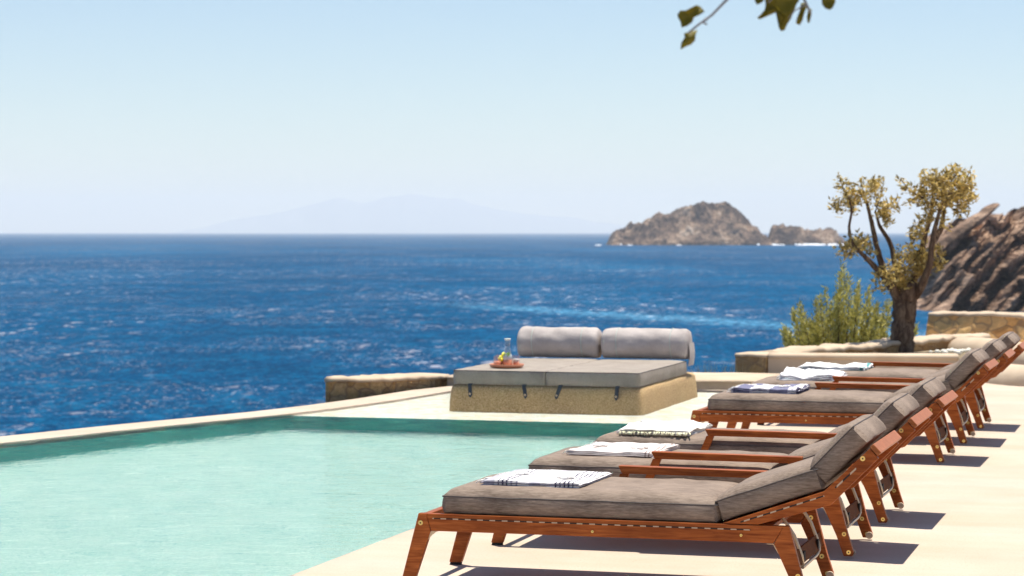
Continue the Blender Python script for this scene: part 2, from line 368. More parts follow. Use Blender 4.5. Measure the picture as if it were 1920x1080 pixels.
# pool basin
PD = -1.32
mb = MB()
poolpoly = [p for p in inner if p[1] <= 19.04]
LY = 19.04
mb.add([(*p, PD) for p in poolpoly]+[(DE, LY, PD), (DE, 5.9, PD)], [tuple(range(len(poolpoly)+2))])
o = mb.build('pool_floor', M['pool'], recalc=False); tag(o, 'pale aqua pool floor', 'pool floor', **K)
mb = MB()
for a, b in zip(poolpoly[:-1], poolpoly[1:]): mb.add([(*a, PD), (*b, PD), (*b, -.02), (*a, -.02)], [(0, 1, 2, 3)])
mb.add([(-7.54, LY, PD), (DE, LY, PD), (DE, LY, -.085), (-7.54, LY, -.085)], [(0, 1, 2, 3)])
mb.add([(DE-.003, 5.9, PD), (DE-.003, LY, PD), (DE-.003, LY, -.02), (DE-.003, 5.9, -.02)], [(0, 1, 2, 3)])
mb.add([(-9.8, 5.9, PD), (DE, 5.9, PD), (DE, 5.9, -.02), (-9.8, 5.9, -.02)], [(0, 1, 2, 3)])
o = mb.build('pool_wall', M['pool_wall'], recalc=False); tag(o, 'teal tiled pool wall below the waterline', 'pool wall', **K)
mb = MB(); lp = [p for p in inner if p[1] >= 19.03]
mb.add([(*p, -.08) for p in lp]+[(DE, 23.0, -.08), (DE, LY, -.08)], [tuple(range(len(lp)+2))])
o = mb.build('shallow_ledge', M['ledge'], recalc=False); tag(o, 'cream shallow ledge under a few centimetres of water', 'pool ledge', **K)
mb = MB(); ip = [(p[0]-.002, p[1]) for p in inner]
mb.add([(*p, -.015) for p in ip]+[(DE+.002, 23.1, -.015), (DE+.002, 5.9, -.015)], [tuple(range(len(ip)+2))])
o = mb.build('pool_water', M['water'], recalc=False); tag(o, 'clear rippled turquoise water in the infinity pool', 'water', **K)
for q in ('pool_water', 'pool_floor', 'shallow_ledge'):
    me = bpy.data.objects[q].data
    for p in me.polygons:
        if p.normal.z < 0: me.flip_normals(); break

def rough_wall(name, path, width_, z0, z1fn, mats, label, cat, rgh=.03, cap=.05, group=None, seed=0, seg=.08, capmat=True, batter=0):
    """stone wall along a path in XY, with an uneven top and a pale cap layer"""
    pts = []
    for a, b in zip(path[:-1], path[1:]):
        a = Vector(a); b = Vector(b); k = max(1, int((b-a).length/seg))
        pts += [a.lerp(b, i/k) for i in range(k)]
    pts.append(Vector(path[-1]))
    L = len(pts); root = empty(name, (pts[0].x, pts[0].y, z0)); tag(root, label, cat, group)
    off = Vector((pts[0].x, pts[0].y, z0))
    prof_n = 12
    def ring(i, lower):
        p = pts[i]; t = (pts[min(L-1, i+1)]-pts[max(0, i-1)]).normalized(); nn = Vector((-t.y, t.x))
        u = i/(L-1); width = width_ if not callable(width_) else width_(u); zt = z1fn(u)+rgh*.5*fbm((p.x*2.2+seed, p.y*2.2, 0), 4)
        sec = []
        if lower: cs = [(-batter, z0), (-batter*.66, z0+(zt-cap-z0)*.34), (-batter*.33, z0+(zt-cap-z0)*.67), (0, zt-cap), (width, zt-cap), (width, z0)]
        else:
            r = min(cap*.45, .03)
            cs = [(-.012, zt-cap-.003), (-.015, zt-r), (r*.4, zt-r*.2), (width*.3, zt+r*.1), (width*.7, zt+r*.1), (width-r*.4, zt-r*.2), (width+.015, zt-r), (width+.012, zt-cap-.003)]
        for k, (w, z) in enumerate(cs):
            dx = rgh*.5*fbm((p.x*5+seed, p.y*5, z*5+w), 3)
            q = p+nn*(w+dx*(.6 if lower else 1)); sec.append(Vector((q.x, q.y, z+(rgh*.35*fbm((p.x*6, p.y*6, w*6+seed), 3) if not lower else 0)))-off)
        return sec
    for lower, nm, mt in ((True, 'stonework', mats[0]), (False, 'cap', mats[1])):
        vs = []; 
        for i in range(L): vs += ring(i, lower)
        k = len(vs)//L
        fs = [(i*k+j, i*k+(j+1) % k, (i+1)*k+(j+1) % k, (i+1)*k+j) for i in range(L-1) for j in range(k)]
        fs += [tuple(range(k)), tuple(range((L-1)*k, L*k))]
        MB().add(vs, fs).build(nm, mt, root, smooth=not lower)
    return root
# low stone wall behind the rim, left of the daybed
rough_wall('stone_wall', [(-7.93, 20.97), (-7.69, 21.58), (-7.52, 22.5), (-7.42, 23.2)], (lambda u: .04+.46*min(1, u*1.8)), -1.2, lambda u: .185-.085*u, (M['masonry'], M['plaster']),
           'short weathered stone wall at the pool rim left of the daybed', 'stone wall', .035, .045, seed=3)
# plaster curb behind the daybed to the right
rough_wall('plaster_curb', [(-7.38, 22.98), (-6.2, 23.03), (-5.0, 23.05), (-4.0, 23.15)], 1.25, -1.0, lambda u: .10+.0*u, (M['plaster'], M['plaster']),
           'low cream plaster curb running behind the daybed', 'curb', .008, .03, seed=9)
# planter: front plaster wall
rough_wall('planter_wall', [(-4.45, 25.5), (-3.5, 25.62), (-2.4, 25.85)], .32, -.3, lambda u: .245, (M['plaster'], M['plaster']),
           'smooth cream plaster planter wall in front of the olive tree', 'planter wall', .006, .05, seed=1)
rough_wall('planter_corner', [(-4.85, 25.66), (-4.47, 25.5)], .4, -.8, lambda u: .24, (M['masonry'], M['plaster']),
           'dark rough stone corner at the left end of the planter', 'stone corner', .02, .035, seed=5)
rough_wall('planter_wall', [(-4.42, 26.0), (-4.03, 26.75), (-3.53, 27.85), (-3.13, 28.75), (-2.75, 29.45), (-2.4, 29.95)], .35, -1.0, lambda u: .24+.06*u, (M['masonry'], M['plaster']),
           'rough stone planter wall curving behind the olive tree trunk', 'planter wall', .06, .06, seed=12)
mb = MB(); mb.slab([(-4.7, 25.9), (-2.4, 26.1), (-1.9, 28.0), (-2.8, 29.9), (-3.6, 28.6)], -.2, .13)
o = mb.build('planter_soil', M['cliff']); tag(o, 'dry soil inside the planter around the olive trunk', 'soil', **K)
# rounded plaster walls / steps near the top right
def round_wall(path, r, z1, label, seed):
    pts = []
    for a, b in zip(path[:-1], path[1:]):
        a = Vector(a); b = Vector(b); k = max(1, int((b-a).length/.12)); pts += [a.lerp(b, i/k) for i in range(k)]
    pts.append(Vector(path[-1])); L = len(pts); vs = []; off = Vector((pts[0].x, pts[0].y, -.2))
    cs = [(-r, -.2), (-r, z1-r*.7)]+[(-r*math.cos(a), z1-r*.7+r*.7*math.sin(a)) for a in (R(25), R(50), R(75), R(105), R(130), R(155))]+[(r, z1-r*.7), (r, -.2)]
    for i, p in enumerate(pts):
        t = (pts[min(L-1, i+1)]-pts[max(0, i-1)]).normalized(); nn = Vector((-t.y, t.x))
        e = min(1, math.sqrt(max(0.02, 1-(1-min(1, min(i, L-1-i)*.12/r))**2)))
        for w, z in cs:
            q = p+nn*w*e; vs.append(Vector((q.x, q.y, z*(.75+.25*e)+.012*mnoise.noise(Vector((q.x*3, q.y*3, seed)))))-off)
    k = len(cs); fs = [(i*k+j, i*k+j+1, (i+1)*k+j+1, (i+1)*k+j) for i in range(L-1) for j in range(k-1)]+[tuple(range(k)), tuple(range((L-1)*k, L*k))]
    o = MB().add(vs, fs).build('rounded_wall', M['plaster'], smooth=True, loc=off); tag(o, label, 'plaster wall')
    return o
round_wall([(-3.45, 23.9), (-2.9, 23.95), (-2.3, 24.05)], .28, .17, 'low rounded cream plaster bench just behind the farthest lounger', 2)
round_wall([(-2.75, 29.4), (-2.2, 28.6), (-1.75, 27.4), (-1.2, 26.2)], .24, .30, 'rounded cream plaster wall curving down at right of the olive tree', 4)
round_wall([(-2.1, 26.1), (-1.95, 25.2), (-1.4, 24.5)], .26, .20, 'short rounded plaster kerb between planter wall and the headrests', 6)
# retaining wall to the right
rough_wall('stone_wall', [(-3.62, 34.3), (-2.2, 33.75), (-.2, 33.0), (6, 30.6)], .5, -1.6, lambda u: .42+.02*u, (M['masonry_light'], M['plaster']),
           'tall rough stone retaining wall with a pale cap at far right', 'stone wall', .05, .05, seed=21, batter=.62)

# ------------------------------------------------------------------ island, headland, mountains
ivx = Vector((ct, st)); ivy = Vector((-st, ct))
def cam_xy(px, d): p = at(px, 435, d); return Vector((p.x, p.y))
def lerp_prof(pr, x):
    if x <= pr[0][0] or x >= pr[-1][0]: return 0
    for (a, h), (b, g) in zip(pr[:-1], pr[1:]):
        if a <= x <= b: return h+(g-h)*(x-a)/(b-a)
def rock_isle(name, pr, d, depth, label, seed, nx=260, ny=110, rough=1.7):
    x0, x1 = pr[0][0], pr[-1][0]; k = d/4350
    org = cam_xy((x0+x1)/2, d)
    def fn(u, v):
        px = x0+(x1-x0)*u; h = max(0, lerp_prof(pr, px))*k
        w = (v-.5)*2
        q = ivx*((px-(x0+x1)/2)*k)+ivy*(w*depth)
        q += ivy*(.12*depth*fbm((px*.02, w*2+seed, 0), 4))
        a = abs(w)**1.6
        n = fbm((px*.045+seed, w*2.2, 0), 6, .6); rg = 1-abs(mnoise.noise(Vector((px*.08, w*3.5, seed))))*2
        sil = .10+.9*min(1, abs(w)*2.2); z = h*(1-a)*(1+.04*n)+rough*sil*k*(5*n+4*rg)*(1-a)*min(1, h/(14*k))-1.5*(a > .96)
        if w < 0: z = h*min(1, (1-abs(w))*1.6)**.75*(1+.03*n)+rough*sil*k*(4.5*n+4*rg)*min(1, (1-abs(w))*2.5)*min(1, h/(14*k))
        if h < .01 or v in (0, 1): z = -1.5
        return (q.x, q.y, z)
    vs, fs = grid(nx, ny, fn)
    o = MB().add(vs, fs).build(name, M['isle'], loc=(org.x, org.y, SEA_Z)); tag(o, label, 'rocky islet')
    return o
ID = 2450
p1 = [(1140, 0), (1147, 20), (1165, 27), (1180, 36), (1200, 38), (1215, 46), (1232, 54), (1237, 50), (1255, 49), (1260, 60), (1275, 67), (1295, 73), (1325, 74), (1355, 73), (1370, 67), (1384, 56), (1396, 42), (1405, 33), (1412, 32), (1418, 22), (1428, 12), (1440, 0)]
p2 = [(1434, 0), (1442, 14), (1447, 33), (1460, 34), (1480, 33), (1505, 28), (1525, 26), (1545, 24), (1560, 22), (1572, 14), (1582, 0)]
rock_isle('rocky_island', p1, ID, 75, 'large domed brown rocky island on the horizon', 3.3)
rock_isle('rocky_island', p2, ID-20, 40, 'low flat rocky islet just right of the domed island', 8.1, 120, 50)
# surf at their feet
mb = MB(); rs = random.Random(5)
for i in range(30):
    px = rs.choice([rs.uniform(1120, 1440), rs.uniform(1430, 1600), rs.uniform(1500, 1580)])
    p = cam_xy(px, ID-rs.uniform(60, 95)); w = rs.uniform(1.5, 6); hh = rs.uniform(.4, 1.8)
    for s_ in range(3):
        c0 = (p.x+rs.uniform(-w, w), p.y+rs.uniform(-6, 6), SEA_Z+.05); prof = [(w*.6, 0), (w*.5, hh*.5), (w*.25, hh), (.01, hh*1.1)]
        mb.lathe(prof, c0, 9)
o = mb.build('surf', M['foam'], smooth=True); tag(o, 'white surf breaking along the foot of the islands', 'surf', kind='stuff')

# headland: strata dipping to the left, top slab overhanging
HD = 400; kk = HD/4350
hp = [(1690, -10), (1715, 2), (1728, 18), (1745, 60), (1760, 105), (1775, 140), (1795, 160), (1815, 168), (1840, 178), (1860, 176), (1885, 176), (1910, 184), (1940, 190), (2000, 210), (2100, 240), (2250, 270)]
def head(u, v):
    px = 1690+(2250-1690)*u; h = lerp_prof(hp, min(2249, max(1691, px)))*kk
    X = (px-1690)*kk; z = h*v
    # strata: coordinate across beds (perpendicular to a 40 degree dip)
    s_ = -math.sin(R(40))*X+math.cos(R(40))*z; l_ = math.cos(R(40))*X+math.sin(R(40))*z
    n1 = fbm((s_*.42, l_*.10, 1.7), 5, .6); n2 = mnoise.noise(Vector((s_*1.5, l_*.16, 5)))
    saw = ((s_*.33+.5*mnoise.noise(Vector((l_*.08, s_*.1, 3)))) % 1)
    blk = mnoise.cell(Vector((s_*.5+.6*mnoise.noise(Vector((l_*.2, s_*.2, 8))), l_*.16, 2)))
    dy = v*v*16 + v*7 - 3.2*n1 - 1.3*n2 - 5.0*saw - 3.2*blk
    zz = z + 1.1*n1*min(1, v*3) + (.5*n2 if v > .9 else 0)
    q = ivx*X+ivy*dy
    return (q.x, q.y, zz)
vs, fs = grid(260, 130, head)
top0 = len(vs)-260
b0 = len(vs)
for i in range(260):
    x, y, z = vs[top0+i]; vs.append((x+ivy.x*40, y+ivy.y*40, z-25))
fs += [(top0+i, top0+i+1, b0+i+1, b0+i) for i in range(259)]
org = cam_xy(1690, HD)
root = empty('headland_cliff', (org.x, org.y, SEA_Z)); tag(root, 'steep brown rocky headland with slanting strata at right edge', 'headland')
MB().add(vs, fs).build('rock_face', M['headland'], root)
# protruding slab: tapered tongue
vs = []; A = (1745, 478); B = (1868, 383)
for i in range(15):
    u = i/14; cx = A[0]+(B[0]-A[0])*u; cy = A[1]+(B[1]-A[1])*u; th = (22-15*u+3*mnoise.noise(Vector((i*.6, 3, 1))))*kk; 
    if i == 14: th *= .5
    p = at(cx, cy, HD+11)-Vector((org.x, org.y, SEA_Z))
    for j in range(8):
        a = 2*math.pi*j/8; rr = 1+.45*mnoise.noise(Vector((i*.7, j*1.3, 2)))
        vs.append(p+Vector((-.5*math.cos(a)*th*ivx.x, -.5*math.cos(a)*th*ivx.y, .75*math.cos(a)*th))*rr+Vector((ivy.x, ivy.y, 0))*math.sin(a)*3.2*rr)
fs = [(i*8+j, i*8+(j+1) % 8, (i+1)*8+(j+1) % 8, (i+1)*8+j) for i in range(14) for j in range(8)]+[tuple(range(8)), tuple(range(14*8, 15*8))]
MB().add(vs, fs).build('rock_slab', M['headland'], root)

# far mountains
MD = 28000; mk = MD/4350
mp_ = [(330, 0), (385, 12), (440, 26), (500, 34), (560, 48), (600, 58), (635, 68), (655, 62), (685, 58), (720, 65), (765, 75), (800, 71), (830, 68), (860, 66), (885, 56), (930, 44), (1000, 36), (1060, 30), (1110, 22), (1180, 14), (1280, 0)]
org = cam_xy(800, MD)
def mt_(u, v):
    px = 330+950*u; h = lerp_prof(mp_, min(1279, max(331, px)))*mk; w = (v-.5)*2
    n = fbm((px*.02, w*2, 4), 5)
    q = ivx*((px-800)*mk)+ivy*(w*1500)
    return (q.x, q.y, max(-5, h*(1-abs(w)**1.3)*(1+.12*n*abs(w)*2)+mk*2.0*n*(1-abs(w))))
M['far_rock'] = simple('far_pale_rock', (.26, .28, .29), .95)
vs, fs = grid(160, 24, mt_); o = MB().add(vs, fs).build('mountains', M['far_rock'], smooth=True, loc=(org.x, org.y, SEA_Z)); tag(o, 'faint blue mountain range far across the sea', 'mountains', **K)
# air
t = NT('haze_air'); t.n.remove(t.b); pv = t.new('ShaderNodeVolumePrincipled'); pv.inputs['Color'].default_value = (.95, .975, 1, 1)
pv.inputs['Density'].default_value = .000068; pv.inputs['Anisotropy'].default_value = 0
t.link(pv.outputs[0], t.out.inputs['Volume'])
HZ = 29000
mb = MB(); mb.box(-HZ*1.04, HZ*1.04, -HZ*1.04, HZ*1.04, SEA_Z-2.6, 480)
o = mb.build('haze', t.m); tag(o, 'pale blue sea haze filling the distance', 'haze', kind='stuff')
#PART2
# ------------------------------------------------------------------ sun loungers
# local frame: x along the lounger towards the head, y across (near side negative), z up
HW = .375
def cushion(L, Wd, th, crown, seed, nx=44, ny=22, round_ends=True, wr=.004):
    """upholstered block: x 0..L, y -Wd/2..Wd/2, bottom z 0, side height th, domed top"""
    mb = MB()
    def f(t, e=.10):
        d = min(t, 1-t)/e
        return 1 if d >= 1 else math.sqrt(max(0, 1-(1-d)**2))
    def warp(t): return .5-.5*math.cos(math.pi*t)*.5-.25*(1-2*t)*1.0
    def top(u, v):
        u = warp(u); v = warp(v)
        x = u*L; y = (v-.5)*Wd
        z = th+crown*(f(u, .12/L if L > .5 else .25)*f(v, .16))**.8 + wr*fbm((x*4+seed, y*5, seed), 3)*min(1, f(u)*f(v))
        z += .003*mnoise.noise(Vector((x*9+seed, y*2, 7)))
        return (x, y, z)
    vs, fs = grid(nx, ny, top); mb.add(vs, fs)
    # sides
    idx = [i for i in range(nx)]+[j*nx+nx-1 for j in range(1, ny)]+[(ny-1)*nx+i for i in range(nx-2, -1, -1)]+[j*nx for j in range(ny-2, 0, -1)]
    per = [Vector(vs[i]) for i in idx]; P = len(per); rows = []
    cx, cy = L/2, 0
    for r, (k, out) in enumerate([(0, 0), (.12, .004), (.35, .008), (.65, .008), (.9, .003), (1, -.004)]):
        row = []
        for n_, p in enumerate(per):
            o = out+.0035*mnoise.noise(Vector((p.x*11+seed, p.y*11, k*3)))*(1 if 0 < r < 5 else 0)
            nx_ = -1 if p.x < 1e-4 else (1 if p.x > L-1e-4 else 0); ny_ = -1 if p.y < -Wd/2+1e-4 else (1 if p.y > Wd/2-1e-4 else 0)
            corner = nx_ != 0 and ny_ != 0
            s_ = -.010 if corner else 1
            row.append((p.x+nx_*(o if not corner else -.006), p.y+ny_*(o if not corner else -.006), p.z*(1-k)))
        rows.append(row)
    allv = [q for r in rows for q in r]
    fs = [(r*P+j, r*P+(j+1) % P, (r+1)*P+(j+1) % P, (r+1)*P+j) for r in range(5) for j in range(P)]
    fs.append(tuple(range(5*P, 6*P)))
    mb.add(allv, fs)
    pipe = [(p.x, p.y, p.z-.001) for p in rows_to_v(per)]
    return mb, pipe+[pipe[0]]
def rows_to_v(per): return per
def build_cushion(name, mat, parent, L, Wd, th, crown, seed, mtx, **k):
    mb, pipe = cushion(L, Wd, th, crown, seed, **k); mb.xform(mtx)
    o = mb.build(name, mat, parent, smooth=True)
    me = o.data; bm = bmesh.new(); bm.from_mesh(me); bmesh.ops.remove_doubles(bm, verts=bm.verts, dist=.0008)
    for e in bm.edges:
        if e.is_manifold and e.calc_face_angle(0) > .9: e.smooth = False
    bm.to_mesh(me); bm.free()
    pb = MB(); pb.tube(pipe, .0035, 6, cap=False); pb.xform(mtx)
    pb.build('piping', M['piping'], o, smooth=True)
    return o
def disc(mb, x, y, z, r=.011, n=12, side=-1, m=0):   # screw head facing -y
    pr = [(x+r*math.cos(2*math.pi*i/n), z+r*math.sin(2*math.pi*i/n)) for i in range(n)]
    mb.prism(pr, y-.003, y+.002, m)
    pr = [(x+r*.35*math.cos(2*math.pi*i/6), z+r*.35*math.sin(2*math.pi*i/6)) for i in range(6)]
    mb.prism(pr, y-.0036, y-.001, 1)

def make_lounger():
    root = empty('sun_lounger', (0, 0, 0))
    wd = M['wood']; T = .034
    # side rails + end bars
    mb = MB()
    for s in (-1, 1):
        y0 = -HW+.0015 if s < 0 else HW-T; y1 = -HW+T if s < 0 else HW-.0015
        mb.prism([(-.868, .332), (-.845, .255), (.700, .257), (.745, .332)], y0, y1)
    mb.box(-.897, -.862, -HW+T, HW-T, .262, .329)
    mb.build('frame', wd, root, bevel=.003)
    sl = MB()
    for i in range(19):
        x = -.768+i*.077; sl.box(x, x+.068, -HW+T+.001, HW-T-.001, .308, .326)
    sl.build('seat_slats', wd, root, bevel=.002)
    for s in (-1, 1):
        y0 = -HW if s < 0 else HW-T+.001; y1 = y0+T-.001
        a = MB(); a.prism([(-.905, .333), (-.990, .012), (-.930, .012), (-.848, .254), (-.868, .333)], y0, y1); a.build('leg', wd, root, bevel=.004)
        a = MB(); a.prism([(.768, .333), (.824, .12), (.853, .03), (.845, .012), (.803, .012), (.768, .11), (.702, .256), (.744, .333)], y0, y1); a.build('leg', wd, root, bevel=.004)
        a = MB(); a.prism([(-.985, .012), (-.988, 0), (-.934, 0), (-.932, .012)], y0+.004, y1-.004)
        a.build('foot_pad', M['dark'], root)
        # small rear wheel on the inner/outer side of the foot
        a = MB(); cxw, czw = .839, .026
        pr = [(cxw+.018*math.cos(2*math.pi*i/20), czw+.018*math.sin(2*math.pi*i/20)) for i in range(20)]
        yy = y1+.002 if s < 0 else y0-.016
        a.prism(pr, yy, yy+.014); a.build('wheel', M['wheel'], root, bevel=.002)
    # grooves in the rails: slot shade painted dark, bright deck beyond painted as pale dashes
    for yy in (-HW-.0005, HW-T-.0012):
        g = MB(); g.box(-.838, .60, yy-.0005, yy+.003, .3090, .3138); g.build('rail_slot', M['slot'], root)
    # backrest: two bent rails, end board, slats
    bent = [(.478, .3345), (.918, .487), (1.112, .674), (1.148, .633), (.945, .428), (.632, .3345)]
    for s in (-1, 1):
        y0 = -HW+.004 if s < 0 else HW-.034; b = MB(); b.prism(bent, y0, y0+.03); b.build('backrest_rail', wd, root, bevel=.003)
    d = Vector((1.112-.918, .674-.487)).normalized(); nrm = Vector((-d.y, d.x))
    e = MB(); o0 = Vector((1.1135, .676))+nrm*.004
    q = [o0, o0+d*.022, o0+d*.022-nrm*.050, o0-nrm*.050]
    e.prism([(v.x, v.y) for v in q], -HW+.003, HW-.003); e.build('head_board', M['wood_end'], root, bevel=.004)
    bs = MB()
    def slat(ax, az, bx, bz, n):
        dd = Vector((bx-ax, bz-az)); L = dd.length; dd.normalize(); nn = Vector((-dd.y, dd.x))
        for i in range(n):
            c = Vector((ax, az))+dd*(L*(i+.15)/n); q = [c, c+dd*(L/n*.88), c+dd*(L/n*.88)-nn*.016, c-nn*.016]
            bs.prism([(v.x, v.y) for v in q], -HW+.036, HW-.036)
    slat(.50, .338, .905, .478, 5); slat(.93, .492, 1.113, .668, 3)
    bs.build('backrest_slats', wd, root)
    def strip(ax, az, bx, bz, off, h, mbx, y, th):
        dd = Vector((bx-ax, bz-az)).normalized(); nn = Vector((-dd.y, dd.x)); a = Vector((ax, az))-nn*off; c = Vector((bx, bz))-nn*off
        q = [a, c, c-nn*h, a-nn*h]; mbx.prism([(v.x, v.y) for v in q], y-th, y+.003)
    yb = -HW+.004
    g = MB(); strip(.55, .3605, .912, .4855, .016, .006, g, yb, .0006); g.build('rail_slot', M['slot'], root)
    g = MB(); strip(.95, .518, 1.04, .6045, .018, .007, g, yb, .0006); g.build('rail_slot', M['slot'], root)
    # screws
    for (x, y, z) in ((-.894, -HW, .290), (-.10, -HW, .279), (.806, -HW, .120), (.828, -HW, .032), (.56, -HW, .287), (1.082, yb, .631), (.750, HW-T, .285), (.800, HW-T, .110), (.826, HW-T, .032)):
        k = MB(); disc(k, x, y, z, .011 if x != -.10 and x != .56 else .006)
        k.build('screw', [M['brass'], M['dark']], root)
    # cross block between the rear legs with notches, and bent steel support
    c = MB(); yA, yB = -HW+T+.001, HW-T-.001
    c.prism([(.772, .158), (.765, .205), (.790, .222), (.806, .165), (.800, .148)], yA, yB)
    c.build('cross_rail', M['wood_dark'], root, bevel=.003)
    for y in (-.2, .2):
        nb = MB(); nb.box(.80, .8085, y-.02, y+.02, .165, .205); nb.build('notch', M['dark'], root)
    tb = MB(); yn, yf = -.235, .235
    tb.tube([(.66, yn, .395), (.715, yn, .355), (.768, yn, .275), (.800, yn, .19), (.805, yn, .155), (.800, yn+.02, .138), (.797, yn+.05, .132),
             (.797, yf-.05, .132), (.800, yf-.02, .138), (.805, yf, .155), (.800, yf, .19), (.768, yf, .275), (.715, yf, .355), (.66, yf, .395)], .0075, 10)
    tb.build('support_bar', M['steel'], root, smooth=True)
    # metal corner brackets
    k = MB()
    k.prism([(-.846, .2535), (-.82, .2535), (-.82, .2510), (-.849, .2510), (-.860, .215), (-.863, .216)], -HW+.006, -HW+.022)
    k.build('bracket', M['steel'], root); k = MB()
    k.prism([(.67, .2545), (.700, .2545), (.722, .215), (.719, .213), (.698, .2515), (.67, .2515)], -HW+.006, -HW+.022)
    k.build('bracket', M['steel'], root)
    # cushions
    cw = .70
    build_cushion('seat_cushion', M['taupe'], root, 1.252, cw, .076, .042, 1.0, Matrix.Translation((-.798, 0, .334)))
    a = R(-19.0)
    build_cushion('back_cushion', M['taupe'], root, .47, cw-.01, .088, .032, 4.0, Matrix.Translation((.470, 0, .342)) @ Matrix.Rotation(a, 4, 'Y'), nx=26)
    a = R(-46)
    build_cushion('head_pillow', M['taupe'], root, .262, cw-.03, .090, .034, 9.0, Matrix.Translation((.918, 0, .513)) @ Matrix.Rotation(a, 4, 'Y'), nx=22, wr=.007)
    return root

def add_arm(root, side):
    """armrest on one side rail: flat bar on two slanted posts"""
    s = side; yc = s*(HW-.018); mb = MB()
    x0, x1 = -.155, .60
    mb.prism([(x0, .498), (x1, .490), (x1, .458), (x0+.018, .462)], yc-.028, yc+.028)
    o = mb.build('armrest', M['wood'], root, bevel=.003)
    for a, b in ((x0+.006, -.205), (x1-.07, .52)):
        q = MB(); q.prism([(a, .461), (a+.042, .461), (b+.046, .3345), (b+.004, .3345)], yc-.013, yc+.013)
        q.build('armrest_post', M['wood'], o, bevel=.002)
    return o
def copy_tree(o, parent=None):
    c = o.copy(); C.objects.link(c); c.parent = parent
    for ch in list(o.children): copy_tree(ch, c)
    return c
proto = make_lounger()
near = [(-2.400, 9.87, 'L'), (-2.408, 11.31, 'N'), (-2.408, 12.67, 'N'), (-2.442, 16.10, 'L'), (-2.425, 17.58, 'N'), (-2.412, 18.95, 'L')]
arms = [1, -1, -1, 1, -1, 1]
labels = ['teak sun lounger closest to the camera, with the black and white striped towel',
          'teak sun lounger second from the camera, holding the towel with a brown hem',
          'teak sun lounger third from the camera, holding the fringed cream and ochre towel',
          'teak sun lounger first beyond the wide gap, under the navy patterned towel',
          'teak sun lounger second from the far end, under the crumpled pure white towel',
          'farthest teak sun lounger, beside the plaster walls, under the white towel with teal hem']
loungers = [proto]+[copy_tree(proto) for _ in range(5)]
for o, (x, y, _), a, lb, k in zip(loungers, near, arms, labels, range(6)):
    o.location = (x, y+HW, 0); o.rotation_euler = (0, 0, R([0, .2, -.2, -.4, .3, 0][k]))
    add_arm(o, a); tag(o, lb, 'sun lounger', 'teak sun loungers in a row along the pool')

# ------------------------------------------------------------------ towels
def towel_mat(name, base, stripes, axis=0, sc=1.0, wash=.05):
    """stripes: list of (pos0, pos1, colour) along object x"""
    t = NT(name); t.b.inputs['Roughness'].default_value = .95; t.b.inputs['Specular IOR Level'].default_value = .1
    tc = t.new('ShaderNodeTexCoord'); sx = t.new('ShaderNodeSeparateXYZ'); t.link(tc.outputs['Object'], sx.inputs[0])
    co = t.coord(); f = t.noise(co, 90, 3, .7)
    add = t.new('ShaderNodeMath', operation='MULTIPLY_ADD'); t.link(f, add.inputs[0]); add.inputs[1].default_value = .008; t.link(sx.outputs[axis], add.inputs[2])
    mp = t.new('ShaderNodeMapRange'); mp.inputs[1].default_value = -.35; mp.inputs[2].default_value = .35; t.link(add.outputs[0], mp.inputs[0])
    st_ = [(0, base)]
    for a, b, c_ in stripes: st_ += [((a+.35)/.7, c_), ((b+.35)/.7, base)]
    c = t.ramp(mp.outputs[0], st_, 'CONSTANT')
    c = t.mix(t.ramp(f, [(.3, (wash*4,)*3), (.6, (0, 0, 0))]), c, (.45, .42, .42))
    t.base(c); t.normal(t.bump(t.noise(co, 260, 2), .4, .002)); return t.m
WH = (.74, .71, .70)
NV = (.055, .05, .10)
tm = [towel_mat('striped_cotton', WH, [(-.235, -.165, (.42, .40, .45)), (-.150, -.143, NV), (-.13, -.122, NV), (-.11, -.102, NV), (-.088, -.08, (.3, .29, .36)), (-.065, -.057, (.3, .29, .36)), (.0, .05, (.50, .48, .52)), (.12, .127, NV), (.14, .147, NV), (.16, .167, NV), (.18, .187, NV), (.20, .207, NV)]),
      towel_mat('brown_hem_cotton', (.70, .62, .58), [(-.31, -.29, (.25, .18, .16)), (.19, .197, (.30, .22, .2)), (.21, .217, (.30, .22, .2)), (.23, .26, (.33, .26, .24))]),
      towel_mat('ochre_cotton', (.78, .74, .68), [(-.29, -.27, (.62, .48, .33))]),
      towel_mat('navy_plaid_cotton', (.62, .60, .64), [(-.22, -.10, (.16, .16, .25)), (-.02, -.01, WH), (.04, .17, (.17, .17, .26)), (.20, .205, NV), (.23, .25, NV)]),
      towel_mat('white_cotton', (.80, .79, .79), [(.255, .262, (.5, .5, .55))]),
      towel_mat('teal_hem_cotton', (.80, .81, .81), [(.235, .26, (.10, .30, .30))])]
hem = [simple('navy_hem', (.07, .06, .12), .95, scale=60, var=.3), simple('brown_hem', (.20, .13, .115), .95, scale=60, var=.3), simple('ochre_fringe', (.88, .72, .48), .95, scale=60, var=.4),
       simple('navy_fold', (.09, .09, .17), .95, scale=60, var=.3), simple('grey_fold', (.40, .41, .47), .95, scale=60, var=.3), simple('teal_hem', (.05, .25, .25), .95, scale=60, var=.3)]
